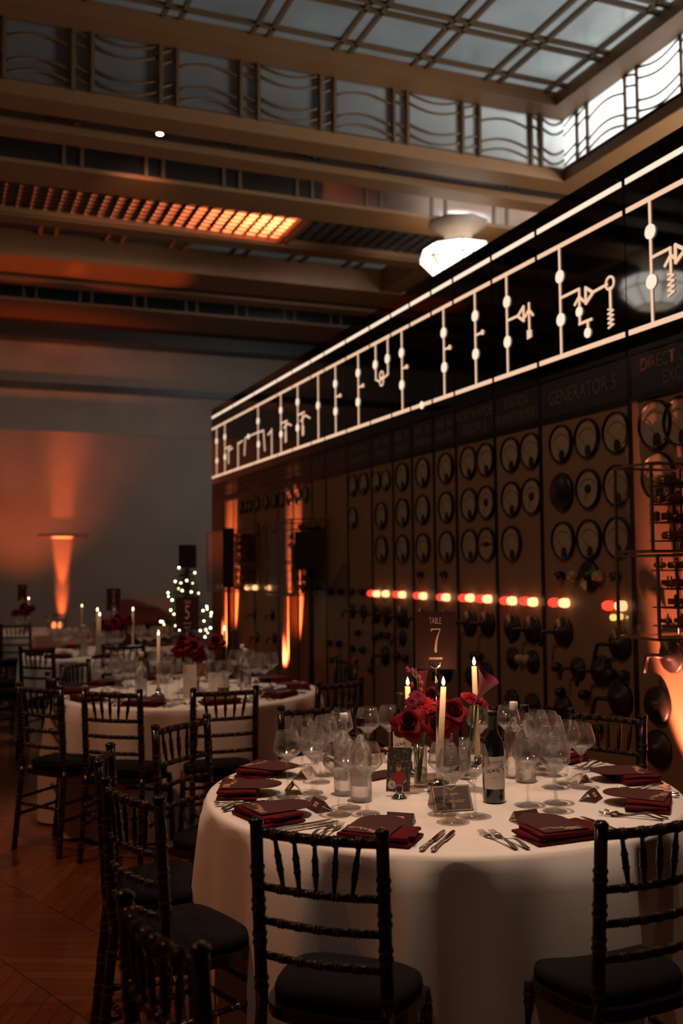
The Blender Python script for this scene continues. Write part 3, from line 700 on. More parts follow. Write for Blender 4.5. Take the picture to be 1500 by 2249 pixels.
for s in S2:
    y, z = B(*s[1]); b = bay_of(y)
    if s[0] in 'lc' and z > Z2: z = Z2
    mb = sym.setdefault(id(b), (b, MB()))[1]
    X = XF(-0.0075, -b[2], 0, (0, -1, 0), (0, 0, 1))
    def P(q):
        yy, zz = B(*q); return (-yy, zz)
    def stroke(p, q, wdt, mt):
        a = Vector(p); c = Vector(q); dd = (c-a); n = Vector((-dd.y, dd.x)).normalized()*wdt/2; e = dd.normalized()*wdt*0.3
        mb.prism([tuple(a-e-n), tuple(c+e-n), tuple(c+e+n), tuple(a-e+n)], 0, 0.004, mt, X)
    def disc(p, rad, mt, hole=None):
        n = 18
        if hole:
            for k in range(n):
                a0, a1 = 2*pi*k/n, 2*pi*(k+1)/n
                mb.prism([(p[0]+rad*cos(a0), p[1]+rad*sin(a0)), (p[0]+rad*cos(a1), p[1]+rad*sin(a1)), (p[0]+hole*cos(a1), p[1]+hole*sin(a1)), (p[0]+hole*cos(a0), p[1]+hole*sin(a0))], 0, 0.004, mt, X)
        else: mb.prism([(p[0]+rad*cos(2*pi*k/n), p[1]+rad*sin(2*pi*k/n)) for k in range(n)], 0, 0.006, mt, X)
    if s[0] == 'l':
        p, q = P(s[1]), P(s[2])
        if abs(p[0]-q[0]) < 0.05:
            if p[1] > Z2-0.15: p = (p[0], Z2)
            if q[1] < Z3+0.08: q = (q[0], Z3)
            q = (p[0], q[1]) if abs(p[0]-q[0]) < 0.03 else q
        stroke(p, q, 0.0155, LINE)
    elif s[0] == 'd': disc(P(s[1]), 0.039, LINEW)
    elif s[0] == 'e': disc(P(s[1]), 0.018, LINE)
    elif s[0] == 'e2': disc(P(s[1]), 0.029, LINEW)
    elif s[0] == 'o': disc(P(s[1]), 0.042, LINE, 0.029); 
    elif s[0] == 't':
        p = P(s[1]); k = s[2]*0.035
        stroke((p[0]+k, p[1]+0.045), (p[0]+k, p[1]-0.045), 0.018, LINE); stroke((p[0]+k, p[1]+0.045), (p[0]-k, p[1]), 0.018, LINE); stroke((p[0]+k, p[1]-0.045), (p[0]-k, p[1]), 0.018, LINE)
    elif s[0] == 'c':
        p, q = P(s[1]), P(s[2]); n = 4
        for k in range(n):
            t0 = k/n; t1 = (k+0.5)/n; t2 = (k+1)/n; g_ = lambda t: p[1]+(q[1]-p[1])*t
            stroke((p[0]-0.022, g_(t0)), (p[0]+0.022, g_(t1)), 0.010, LINE); stroke((p[0]+0.022, g_(t1)), (p[0]-0.022, g_(t2)), 0.010, LINE)
for b, mb in sym.values(): mb.obj('circuit_diagram', b[4])
for (px, py, k) in gauges:
    y, z = B(px, py); b = bay_of(y); s = k if k not in (0, 2, 3) else 1
    if k == 0: pobj(GM['blank'], 'blank_cover', b[3], y-b[2], z); continue
    g = pobj(GM['rim'], 'gauge', b[3], y-b[2], z, s)
    d = bpy.data.objects.new('dial', GM['dial']); COL.objects.link(d); d.parent = g
    q = bpy.data.objects.new('pointer', GM['needle2' if k == 2 else 'needle3' if k == 3 else 'needle']); COL.objects.link(q); q.parent = g
for (px, py) in lampsR: y, z = B(px, py); b = bay_of(y); pobj(lampR, 'red_indicator_lamp', b[3], y-b[2], z, 0.9)
for (px, py) in lampsW: y, z = B(px, py); b = bay_of(y); pobj(lampW, 'amber_indicator_lamp', b[3], y-b[2], z, 0.82)
for (px, py) in lampsY: y, z = B(px, py); b = bay_of(y); pobj(lampY, 'small_yellow_lamp', b[3], y-b[2], z)
for (px, py, s) in handles:
    y, z = B(px, py); b = bay_of(y); h = pobj(hm, 'rotary_switch', b[3], y-b[2], z, s)
    if (px+py) % 3: c = bpy.data.objects.new('crank_handle', hl); COL.objects.link(c); c.parent = h
for (px, py, c) in knobs:
    y, z = B(px, py); b = bay_of(y)
    if y > 1.7: pobj(kb if c == 'b' else kw, 'knob', b[3], y-b[2], z)

# glass relay cases
def relay_case(y0, y1, z0, z1, dep, label, seed):
    rn = random.Random(seed); yc = (y0+y1)/2; zc = (z0+z1)/2
    r = thing('relay_case', label, 'relay case', (BX, yc, z0), 0, 'glass relay cases on the switchboard')
    wy = y1-y0; h = z1-z0; x0 = -dep
    ED = mat('bevelled_glass_edge', (0.30, 0.20, 0.14), 0.15, metal=0.5)
    fr = MB()
    for x in (x0, -0.004):
        for y in (-wy/2, wy/2): fr.box((x, y, h/2), (0.012, 0.012, h), ED)
        for z in (0, h): fr.box((x, 0, z), (0.012, wy, 0.012), ED)
    for y in (-wy/2, wy/2):
        for z in (0, h): fr.box((x0/2, y, z), (dep, 0.012, 0.012), ED)
    fr.obj('frame', r)
    MB().box((x0, 0, h/2), (0.004, wy-0.012, h-0.012), GLP).obj('front_pane', r)
    for y in (-wy/2, wy/2): MB().box((x0/2, y, h/2), (dep-0.012, 0.004, h-0.012), GLP).obj('side_pane', r)
    for k in range(int(h/0.09)):
        z = 0.05+k*0.088
        mb = MB()
        mb.box((x0*0.32, -wy*0.05, z), (dep*0.6, wy*0.6, 0.006), BLACK)
        for q in range(9):
            x = x0*(0.05+0.065*q); yy = rn.uniform(-0.34, 0.22)*wy
            if rn.random() < 0.6: mb.cyl((x, yy-0.03, z+0.025), (x, yy+0.03, z+0.025), rn.uniform(0.010, 0.020), seg=10, mt=COPPER)
            else: mb.box((x, yy, z+0.03), (0.02, 0.05, rn.uniform(0.01, 0.045)), COPPER)
            mb.cyl((x+0.01, yy, z), (x+0.01, yy, z+0.06), 0.004, seg=6, mt=COPPER)
        mb.obj('relay_stack', r)
    rods = MB()
    for q in range(4): rods.cyl((x0*(0.08+0.12*q), (-1)**q*wy*0.2-wy*.1, 0.01), (x0*(0.08+0.12*q), (-1)**q*wy*0.2-wy*.1, h-0.02), 0.006, seg=6, mt=TRIMK)
    rods.obj('support_rods', r)
a = hit(1429, 1017, 0, 3.02); b_ = hit(1350, 1031, 0, 3.02); a2 = hit(1430, 1215, 0, 3.02); a3 = hit(1440, 1405, 0, 3.02)
relay_case(a.y, b_.y, a2.z+0.01, a.z, 0.38, 'upper glass case of copper relays at the right edge of the board', 3)
relay_case(a.y-0.03, b_.y+0.0, a3.z, a2.z-0.01, 0.38, 'lower glass case of copper relays glowing orange at the right edge of the board', 5)
for (xa, xb, yt, ym, yb, l1, sd) in ((640, 585, 1140, 1235, 1308, 'middle', 8), (500, 455, 1165, 1240, 1300, 'far', 11)):
    p = hit(xa, yt, 0, 3.02); q = hit(xb, yt, 0, 3.02); m1 = hit(xa, ym, 0, 3.02); m2 = hit(xa, yb, 0, 3.02)
    relay_case(p.y, min(q.y, p.y+1.0), m1.z+0.01, p.z, 0.38, 'upper glass relay case of the %s pair, lit from below' % l1, sd)
    relay_case(p.y, min(q.y, p.y+1.0), m2.z, m1.z-0.01, 0.38, 'lower glass relay case of the %s pair, lit from below' % l1, sd+1)
# cable conduits under the cases and floor uplights
def uplight(x, y, label, e, ang, aim, size=0.03, col=ORANGE):
    r = thing('floor_uplight', label, 'uplight', (x, y, 0), 0, 'orange floor uplights')
    MB().lathe([(0.07, 0.0), (0.075, 0.02), (0.07, 0.10), (0.06, 0.12), (0.055, 0.105)], 16).obj('housing', r, BLACK)
    MB().lathe([(0.053, 0.100), (0.0, 0.104)], 16).obj('lens', r, glow('orange_lens', ORANGE, 4))
    light('SPOT', 'uplight_beam', (x, y, 0.14), e, col, aim, size, ang, 0.6)
def conduit(px, y=None, z1=1.25, label=''):
    yy = B(px, 1350)[0]
    r = thing('cable_conduit', label, 'conduit', (BX-0.06, yy, 0))
    MB().box((0.0, 0, z1/2), (0.10, 0.18, z1), PLATE).cyl((-0.052, -0.035, 0), (-0.052, -0.035, z1), 0.02, seg=10, mt=PLATE).cyl((-0.052, 0.035, 0), (-0.052, 0.035, z1), 0.02, seg=10, mt=PLATE).obj('casing', r)
    MB().box((0, 0, z1-0.01), (0.12, 0.20, 0.03), TRIMK).obj('top_cap', r)
    return yy
yA = conduit(650, z1=1.28, label='narrow vertical cable casing lit orange under the middle relay cases')
yB_ = conduit(512, z1=1.35, label='narrow vertical cable casing lit orange under the far relay cases')
HOT = (1.0, 0.24, 0.09)
uplight(3.02, yA-0.02, 'orange uplight on the floor below the middle relay cases', 1700, 26, (3.33, yA, 1.0), 0.02, (1.0, 0.25, 0.12))
uplight(3.02, yB_-0.02, 'orange uplight on the floor below the far relay cases', 2200, 28, (3.33, yB_, 1.0), 0.02, HOT)
uplight(3.08, 3.86, 'orange uplight on the floor at the right end of the board', 560, 34, (3.40, 3.92, 1.0), 0.02, (1.0, 0.27, 0.15))
for xx, ll in ((-0.8, 'leftmost of three beyond the far tables'), (0.9, 'middle one of three beyond the far tables'), (2.5, 'nearest the switchboard of three beyond the far tables')):
    uplight(xx, 15.2, 'orange uplight on the floor, %s' % ll, 750, 21, (xx+0.1, 15.22, 6.1))
up_ = hit(138, 1300, 1, 18.9)
uplight(up_.x, 18.74, 'orange uplight on the floor against the end wall', 1700, 12, (up_.x, 19.03, 1.9), 0.03, (1.0, 0.20, 0.06))
light('SPOT', 'uplight_beam', (up_.x, 18.85, 0.14), 700, (1.0, 0.20, 0.06), (up_.x, 19.03, 0.95), 0.03, 16, 1.0)
light('SPOT', 'uplight_beam', (up_.x, 18.1, 0.14), 1100, ORANGE, (up_.x+0.05, 19.05, 4.05), 0.12, 17, 1.0)
light('SPOT', 'uplight_beam', (up_.x-0.8, 16.9, 0.14), 650, ORANGE, (up_.x-0.6, 19.05, 3.8), 0.15, 62, 1.0)

# loudspeakers on poles
def loudspeaker(px, pt, pb, zd, wpx, label):
    c = deep(px, (pt+pb)/2, zd); hh = (pb-pt)/FPX*zd; ww = wpx/FPX*zd
    r = thing('loudspeaker', label, 'loudspeaker', (c.x, c.y, 0), -yaw, 'loudspeakers on poles')
    MB().box((0, 0, c.z), (ww, ww*0.95, hh)).obj('cabinet', r, BLACK)
    MB().box((0, -ww*0.48, c.z), (ww*0.9, 0.01, hh*0.92)).obj('grille', r, mat('speaker_grille', (0.012, 0.012, 0.013), 0.7, bump=0.5, bscale=500))
    MB().cyl((0, 0, 0.02), (0, 0, c.z-hh/2), 0.018, seg=10).obj('pole', r, BLACK)
    MB().lathe([(0.22, 0), (0.22, 0.015), (0.03, 0.03)], 20).obj('base_plate', r, BLACK)
loudspeaker(681, 1168, 1250, 8.6, 64, 'black loudspeaker on a pole before the middle of the switchboard')
loudspeaker(412, 1197, 1248, 13.2, 34, 'black loudspeaker on a pole directly above the fairy-lit tree')
loudspeaker(502, 1160, 1290, 11.4, 22, 'tall slim black loudspeaker at the far end of the switchboard')

# ------------------------------------------------------------------ christmas tree
def tree():
    c = deep(408, 1400, 11.6); c.z = 0
    r = thing('christmas_tree', 'small dark green fir tree behind the second table', 'tree', (c.x, c.y, 0))
    MB().cyl((0, 0, 0.25), (0, 0, 1.55), 0.03, 0.01, 8).obj('trunk', r, WOODR)
    MB().lathe([(0.15, 0), (0.19, 0.28), (0.17, 0.28), (0.16, 0.25)], 18).obj('pot', r, BLACK)
    n = MB(); rn = random.Random(4)
    for k in range(420):
        t = (k/420)**0.9; z = 0.32+1.22*t; L = 0.40*(1-t)**0.8+0.05; a = rn.uniform(0, 2*pi)
        L *= rn.uniform(0.75, 1.08)
        e = Vector((cos(a)*L, sin(a)*L, z-0.18*L)); s = Vector((0, 0, z))
        n.cyl(s, e, 0.004, 0.002, 4)
        for q in range(16):
            tt = 0.25+0.75*q/15; p = s.lerp(e, tt); b = a+rn.choice((-1, 1))*rn.uniform(0.5, 1.1); l = 0.045
            dv = Vector((cos(b)*l, sin(b)*l, rn.uniform(-0.02, 0.02))); wv = Vector((-sin(b), cos(b), 0))*0.004
            n.add([p-wv, p+wv, p+dv], [(0, 1, 2)])
    n.obj('foliage', r, FIR)
    f = thing('fairy_light_string', 'string of warm white fairy lights wound round the fir tree', 'fairy lights', (c.x, c.y, 0))
    wire = []
    bl = [(393,1247),(428,1258),(385,1277),(397,1280),(410,1275),(423,1281),(392,1293),(400,1297),(436,1303),(369,1302),(370,1310),(378,1318),(390,1317),(382,1349),(390,1348),(357,1366),(360,1371),(386,1374),(394,1384),(410,1409),(454,1332),(455,1338),(464,1346),(463,1353),(448,1364),(440,1385),(452,1383),(462,1379),(456,1390),(446,1341),(450,1399),(353,1365),(420,1300),(375,1340),(430,1400),(405,1330)]
    bm = MB().sph((0, 0, 0), 0.0095, 8).mesh('bulb', FAIRY)
    rn = random.Random(9)
    for (px, py) in bl:
        p = deep(px, py, 11.6-0.02); zc = p.z; rad = max(0.04, 0.36*(1-(zc-0.32)/1.25))
        v = p-Vector((c.x, c.y, 0)); lat = v.dot(Rt); dp = sqrt(max(0.0, rad*rad-lat*lat))
        q = deep(px, py, 11.6-dp)
        o = bpy.data.objects.new('bulb', bm); COL.objects.link(o); o.parent = f; o.location = q-Vector((c.x, c.y, 0)); s = rn.choice((0.7, 1, 1, 1.15)); o.scale = (s, s, s)
    for k in range(140):
        t = k/139; a = t*2*pi*8; z = 0.45+1.0*t; rad = 0.34*(1-t)+0.03; wire.append((cos(a)*rad, sin(a)*rad, z))
    MB().tube(wire, 0.002, 4).obj('wire', f, LEAF)
tree()

# control desk near the back wall
c = deep(318, 1345, 14.2)
r = thing('control_desk', 'old operator desk with sloping reddish top and dials, before the end wall', 'desk', (c.x, c.y, 0), -0.25)
MB().box((0, 0, 0.40), (0.75, 0.5, 0.80)).obj('cabinet', r, WOODR)
MB().add([(-0.42, -0.32, 0.83), (0.42, -0.32, 0.83), (0.34, 0.26, 1.12), (-0.34, 0.26, 1.12), (-0.42, -0.32, 0.79), (0.42, -0.32, 0.79), (0.34, 0.26, 0.79), (-0.34, 0.26, 0.79)],
         [(0, 1, 2, 3), (4, 7, 6, 5), (0, 4, 5, 1), (1, 5, 6, 2), (2, 6, 7, 3), (3, 7, 4, 0)]).obj('sloping_top', r, mat('pink_desk_top', (0.30, 0.13, 0.10), 0.5))
d_ = MB()
for k in range(4): d_.box((-0.09+0.09*k, -0.0, 1.0), (0.02, 0.30, 0.02), TRIMK, Matrix.Translation((0, 0, -0.0)))
d_.obj('switch_row', r)
for k in range(3):
    MB().box((-0.22+0.2*k, -0.255, 0.62), (0.06, 0.02, 0.16)).obj('brass_meter', r, mat('dull_brass', (0.30, 0.19, 0.05), 0.4, metal=0.7))

# ------------------------------------------------------------------ chiavari chair
def bamboo(mb, a, b, r, nodes, seg=10, end=None):
    prof = [(0, r)]; mts = []
    for t in nodes:
        L = (Vector(b)-Vector(a)).length; e = 0.006/L
        for dt, rr in ((-3.2*e, r), (-2.4*e, r*1.16), (-1.5*e, r*1.2), (-0.7*e, r*1.02), (0.7*e, r*1.02), (1.5*e, r*1.2), (2.4*e, r*1.16), (3.2*e, r)):
            prof.append((t+dt, rr))
    prof.append((1, r))
    for j in range(len(prof)-1):
        k = (j-1) % 8 if 0 < j < len(prof)-1 else 7
        mts.append(RING if (j > 0 and k in (1, 5) and j < len(prof)-1) else LACQ)
    mb.rod(a, b, prof, seg, None, None, mts)
    return mb
def build_chair():
    r = thing('chiavari_chair', 'x', 'chair')
    hw = 0.168
    def bp(z):  # back post path y
        if z <= 0.45: return -0.235+0.045*(z/0.45)
        return -0.19-0.03*((z-0.45)/0.47)
    for s in (-1, 1):
        mb = MB()
        bamboo(mb, (s*(hw+0.012), bp(0), 0), (s*hw, bp(0.45), 0.46), 0.0155, (0.2, 0.42, 0.62, 0.84))
        bamboo(mb, (s*hw, bp(0.45), 0.45), (s*hw, bp(0.905), 0.905), 0.0165, (0.12, 0.37, 0.555, 0.74))
        yy = bp(0.905)
        mb.lathe([(0.0165, 0.0), (0.0125, 0.004), (0.019, 0.010), (0.0195, 0.016), (0.012, 0.024), (0, 0.026)], 12, LACQ, Matrix.Translation((s*hw, yy, 0.897)))
        mb.obj('back_leg', r)
    for s in (-1, 1):
        mb = MB(); bamboo(mb, (s*0.195, 0.105, 0), (s*0.178, 0.085, 0.43), 0.0155, (0.2, 0.45, 0.68, 0.9)); mb.obj('front_leg', r)
    def rail(z, rad, name, nod):
        mb = MB(); y = bp(z)
        pts = [(-hw+2*hw*k/8, y-0.022*sin(pi*k/8), z) for k in range(9)]
        for k in range(8):
            mb.cyl(pts[k], pts[k+1], rad, seg=8, mt=LACQ)
        for t in nod:
            x = -hw+2*hw*t; yy = y-0.022*sin(pi*t)
            dx = Vector((2*hw, -0.022*pi*cos(pi*t), 0)).normalized()
            for e in (-0.005, 0.005):
                p = Vector((x, yy, z))+dx*e; mb.rod(p-dx*0.0025, p+dx*0.0025, [(0, rad), (0.3, rad*1.2), (0.7, rad*1.2), (1, rad)], 8, RING)
        mb.obj(name, r)
    rail(0.885, 0.0135, 'top_rail', (0.17, 0.335, 0.5, 0.665, 0.83))
    for z in (0.75, 0.665, 0.578): rail(z, 0.0105, 'back_rail', (0.2, 0.35, 0.5, 0.65, 0.8))
    for k in range(5):
        t0 = (k+1)/6; t1 = 0.5+(t0-0.5)*0.82
        x0 = -hw+2*hw*t0; x1 = -hw+2*hw*t1
        a = (x0, bp(0.885)-0.022*sin(pi*t0), 0.878); b = (x1, bp(0.75)-0.022*sin(pi*t1), 0.756)
        mb = MB(); mb.rod(a, b, [(0, .0055), (.22, .0062), (.33, .0085), (.36, .0105), (.40, .0085), (.55, .009), (.60, .0085), (.63, .0108), (.67, .0085), (.8, .0068), (1, .005)], 8, None, None, [LACQ]*10)
        mb.obj('spindle', r)
    def seat_shape(hwf, hwb, yf, yb, n=32, p=2.8):
        pts = []
        for k in range(n):
            a = 2*pi*k/n; cx = abs(cos(a))**(2/p)*(1 if cos(a) > 0 else -1); sy = abs(sin(a))**(2/p)*(1 if sin(a) > 0 else -1)
            y = (yf+yb)/2+sy*(yf-yb)/2; t = (y-yb)/(yf-yb); pts.append((cx*(hwb+(hwf-hwb)*t), y))
        return pts
    fr = MB()
    o_ = seat_shape(0.205, 0.18, 0.112, -0.20, 40, 3.5)
    fr.prism(o_, 0.415, 0.445, LACQ); fr.obj('seat_frame', r)
    cu = MB(); N = 40; rings = []
    for (s_, z) in ((0.96, 0.446), (1.0, 0.455), (1.0, 0.468), (0.97, 0.480), (0.88, 0.487), (0.6, 0.492), (0.25, 0.494)):
        rings.append([(x*s_, (y-0.01)*s_+0.01, z) for x, y in seat_shape(0.20, 0.168, 0.105, -0.178, N, 3.5)])
    vs = [p for q in rings for p in q]; fs = []
    for j in range(len(rings)-1):
        for i in range(N): fs.append((j*N+i, j*N+(i+1) % N, (j+1)*N+(i+1) % N, (j+1)*N+i))
    fs.append(tuple((len(rings)-1)*N+i for i in range(N)))
    cu.add(vs, fs, CUSH, True); cu.obj('seat_cushion', r)
    def fl(z): return (0.195-0.017*z/0.43, 0.105-0.02*z/0.43)
    def bl(z): return (hw+0.012-0.012*z/0.46, bp(z))
    for z in (0.20, 0.29):
        for s in (-1, 1):
            x0, y0 = fl(z); x1, y1 = bl(z-0.01); mb = MB(); bamboo(mb, (s*x0, y0, z), (s*x1, y1, z-0.01), 0.009, (0.25, 0.5, 0.75), 8); mb.obj('side_stretcher', r)
    for z, f in ((0.24, fl), (0.33, fl), (0.25, bl)):
        x0, y0 = f(z); mb = MB(); bamboo(mb, (-x0, y0, z), (x0, y0, z), 0.009, (0.2, 0.4, 0.6, 0.8), 8); mb.obj('cross_stretcher', r)
    return r
chair0 = build_chair(); first = [True]
def chair(mx, my, face, label, group):
    """mx,my: top of the back on plan; face: direction the sitter looks (deg)"""
    f = R(face); dx, dy = cos(f), sin(f)
    loc = (mx+dx*0.219, my+dy*0.219, 0); rz = f-pi/2
    if first[0]:
        first[0] = False; chair0.location = loc; chair0.rotation_euler = (0, 0, rz); chair0['label'] = label; chair0['group'] = group; return chair0
    return dup(chair0, loc, rz, label, group)
G7 = 'black chiavari chairs at the front table'; G6 = 'black chiavari chairs at the second table'; G3 = 'black chiavari chairs at the third table'; G4 = 'black chiavari chairs at the far tables'
chair(0.863, 2.34, 47, 'black bamboo-style chair with its back to us, front centre of the nearest table', G7)
chair(1.676, 2.085, 93, 'black chair with gold rings cut by the right edge, nearest table', G7)
chair(0.514, 2.957, 17, 'black chair at the left near side of the nearest table, dark seat showing', G7)
chair(0.527, 3.554, -15, 'black chair seen edge-on at the left of the nearest table', G7)
chair(0.372, 1.844, 12, 'out-of-focus black chair in the bottom left foreground', G7)
chair(0.935, 4.17, -52, 'black chair turned diagonally between the first and second tables', G7)
chair(1.606, 4.36, -94, 'black chair facing us behind the left glasses of the nearest table', G7)
chair(2.66, 3.607, 206, 'black chair behind the right rear place beside the lit board', G7)
chair(2.27, 4.10, 253, 'black chair almost hidden behind the flowers and wine bottle', G7)
chair(1.398, 5.203, 85, 'black chair with its back to us before the middle of the second table', G6)
chair(0.50, 5.78, 36, 'leftmost black chair fully seen, at the second table beside the parquet', G6)
chair(0.834, 5.40, 50, 'black chair second from left at the second table', G6)
chair(0.62, 6.30, 5, 'black chair glimpsed behind the leftmost chair of the second table', G6)
chair(0.85, 7.10, -38, 'black chair angled at the rear left of the second table', G6)
chair(2.08, 5.25, 112, 'black chair in shadow at the right of the second table before the board', G6)
chair(2.62, 6.50, 182, 'dim black chair at the right end of the second table', G6)
chair(1.55, 7.62, -93, 'black chair at the far side of the second table behind its flowers', G6)
chair(0.713, 8.55, 45, 'black chair at the near left of the third table, white cloth behind it', G3)
chair(1.42, 8.56, 88, 'black chair before the third table, left of its neighbour table candles', G3)
chair(0.35, 9.40, 12, 'dark chair at the left end of the third table', G3)
chair(0.40, 10.3, -25, 'dark chair at the rear left of the third table', G3)
chair(0.80, 12.45, 70, 'far dark chair in front of the far left table', G4)
chair(0.45, 12.3, 75, 'far dark chair at the far left table cut by the left edge', G4)
chair(-0.12, 5.6, 200, 'dark chair only just entering at the left edge, its legs on the parquet', G4)
chair(0.2, 8.0, 200, 'dark chair at the left edge behind the leftmost chairs', G4)
chair(0.15, 7.2, 190, 'dark chair at the left edge level with the second table', G4)

# ------------------------------------------------------------------ tables with cloths
TH = 0.76
def table(cx, cyy, Rr, label, clabel, seed):
    r = thing('banquet_table', label, 'table', (cx, cyy, 0), 0, 'round banquet tables')
    MB().lathe([(Rr-0.01, TH-0.035), (Rr-0.01, TH-0.006)], 48).obj('table_top', r, WOODR)
    for k in range(4):
        a = pi/4+k*pi/2; MB().cyl((0.45*cos(a), 0.45*sin(a), 0), (0.42*cos(a), 0.42*sin(a), TH-0.035), 0.016, seg=10).obj('leg', r, BLACK)
    rn = random.Random(seed); N = 288
    ks = [(7, rn.uniform(0, 6.28), 0.55), (11, rn.uniform(0, 6.28), 0.6), (16, rn.uniform(0, 6.28), 0.35), (23, rn.uniform(0, 6.28), 0.18)]
    def wav(a):
        v = sum(w_*sin(k*a+p+0.6*sin(2*a+p)) for k, p, w_ in ks); return math.tanh(v*1.6)
    prof = [(0.0, TH), (0.2, TH), (0.5, TH), (Rr-0.06, TH), (Rr-0.012, TH-0.001), (Rr-0.003, TH-0.006), (Rr+0.003, TH-0.018), (Rr+0.006, TH-0.05)]
    for k in range(1, 15): prof.append((Rr+0.006+0.006*k/14, TH-0.05-(TH-0.062)*k/14))
    vs = []; fs = []
    for j, (q, z) in enumerate(prof):
        am = 0 if z > TH-0.02 else 0.06*min(1.0, (TH-z)/0.45)**0.6
        for i in range(N):
            a = 2*pi*i/N; w_ = wav(a); rr = q+am*(w_+0.35)
            vs.append((rr*cos(a+am*0.25*cos(9*a)), rr*sin(a+am*0.25*cos(9*a)), z))
    for j in range(1, len(prof)-1):
        for i in range(N): k = (i+1) % N; fs.append((j*N+i, (j+1)*N+i, (j+1)*N+k, j*N+k))
    fs.append(tuple(N+i for i in range(N)))
    mb = MB(); mb.add(vs, fs, CLOTH, True)
    o = mb.obj('tablecloth', None, loc=(cx, cyy, 0.001)); tag(o, clabel, 'tablecloth', 'ivory round tablecloths')
    for p in o.data.polygons:
        if len(p.vertices) > 4: p.use_smooth = False
table(*T7, 0.832, 'nearest round banquet table, carrying the TABLE 7 sign', 'ivory floor-length cloth on the nearest table with the TABLE 7 sign', 1)
table(*T6, 0.845, 'second round banquet table, with the 5 sign', 'ivory floor-length cloth on the second table behind, with the 5 sign', 2)
table(*T3, 0.845, 'third round banquet table in the row', 'ivory cloth on the third table, left of the tree', 3)
table(*T4, 0.845, 'farthest round banquet table at the left', 'pale cloth on the farthest table before the end wall uplight', 4)

# ------------------------------------------------------------------ tableware prototypes (meshes)
def glass_mesh():
    st = MB().lathe([(0.0, 0.0), (0.037, 0.0), (0.0375, 0.0015), (0.030, 0.003), (0.012, 0.006), (0.0055, 0.012), (0.0037, 0.03), (0.0036, 0.085), (0.0048, 0.105), (0.008, 0.118), (0.0, 0.1175)], 28, GLF)
    prof = [(0.008, 0.1181), (0.020, 0.132), (0.034, 0.147), (0.0425, 0.157), (0.0440, 0.163), (0.0430, 0.172), (0.0405, 0.188), (0.0365, 0.205), (0.0315, 0.2235), (0.0310, 0.2245),
            (0.0305, 0.2235), (0.0355, 0.205), (0.0395, 0.188), (0.0418, 0.172), (0.0427, 0.163), (0.0412, 0.158), (0.033, 0.149), (0.019, 0.1345), (0.006, 0.122), (0, 0.121)]
    prof = [(r_*(1.0+0.14*min(1, max(0, (z_-0.118)/0.03))), z_) for r_, z_ in prof]
    bw = MB().lathe(prof, 32, GLT)
    fl = MB().lathe([(0.004, 0.1235), (0.0195, 0.1350), (0.0290, 0.1440), (0.0240, 0.1432), (0.012, 0.1375), (0.0, 0.134)], 32, BASEG)  # solid cone added so the lower bowl looks bright
    return st.mesh('stem'), bw.mesh('bowl'), fl.mesh('bowl_bright_fill')
gST, gBW, gFL = glass_mesh()
def wine_glass(x, y, label, group, z=TH, s=1.0):
    r = thing('wine_glass', label, 'wine glass', (x, y, z+0.002), random.uniform(0, 6), group)
    for n_, me in (('stem', gST), ('bowl', gBW), ('bowl_bright_fill', gFL)):
        o = bpy.data.objects.new(n_, me); COL.objects.link(o); o.parent = r
    if s != 1: r.scale = (s, s, s)
    return r
# napkin: three-layer folded stack with soft folds
def napkin_mesh():
    mb = MB(); 
    def slabf(w, d, z0, z1, dx, dy, sk):
        N = 20; pts = []
        for (a, b) in ((1, 1), (-1, 1), (-1, -1), (1, -1)):
            pts.append((a*w/2+dx+sk*b*0.01, b*d/2+dy))
        def prof(k, s): return [(x*s+dx*(1-s), y*s+dy*(1-s)) for x, y in pts]
        n = 4; vs = []; fs = []
        lv = [(0.975, z0), (1.0, z0+(z1-z0)*0.25), (1.0, z0+(z1-z0)*0.75), (0.975, z1)]
        for s, z in lv:
            q = prof(0, s)
            for i in range(4):
                for t in range(6):
                    a = q[i]; b = q[(i+1) % 4]; tt = t/6
                    vs.append((a[0]+(b[0]-a[0])*tt, a[1]+(b[1]-a[1])*tt, z+0.0016*sin(5*tt+i*2+z0*200)))
        W = 24
        for j in range(3):
            for i in range(W): fs.append((j*W+i, j*W+(i+1) % W, (j+1)*W+(i+1) % W, (j+1)*W+i))
        fs.append(tuple(3*W+i for i in range(W))); fs.append(tuple(range(W))[::-1])
        mb.add(vs, fs, NAP, False)
    slabf(0.225, 0.138, 0.0, 0.009, 0.002, 0.0, 0.3)
    slabf(0.215, 0.130, 0.0092, 0.018, -0.006, 0.002, -0.4)
    slabf(0.205, 0.134, 0.0182, 0.028, 0.004, -0.002, 0.5)
    mb.box((0.085, 0.0, 0.024), (0.06, 0.11, 0.006), NAP, Matrix.Rotation(0.12, 4, 'Z'))
    return mb.mesh('napkin')
NAPM = napkin_mesh()
arch = [(-0.0735, 0), (0.0735, 0), (0.0735, 0.136)]+[(0.0735*cos(pi*k/16), 0.136+0.0735*sin(pi*k/16)) for k in range(1, 16)]+[(-0.0735, 0.136)]
MENUM = MB().prism(arch, 0, 0.0014, CARD).mesh('menu_card')
m1 = text_mesh('The', 0.024, 1.1, 0.0002); m1.transform(Matrix.Translation((-0.012, 0.036, 0.0016)) @ Matrix.Shear('XZ', 4, (0, 0)) @ Matrix.Rotation(0.08, 4, 'Z'))
m2 = text_mesh('MENU', 0.034, 0.55, 0.0002); m2.transform(Matrix.Translation((0.028, 0.018, 0.0016)))
for q in (m1, m2): q.materials.clear(); q.materials.append(INK)
SW = MB().tube([(-0.045, 0.034, 0.0018), (-0.06, 0.032, 0.0018), (-0.066, 0.038, 0.0018), (-0.056, 0.046, 0.0018), (-0.036, 0.043, 0.0018), (-0.028, 0.048, 0.0018)], 0.0008, 4, INK).mesh('flourish')
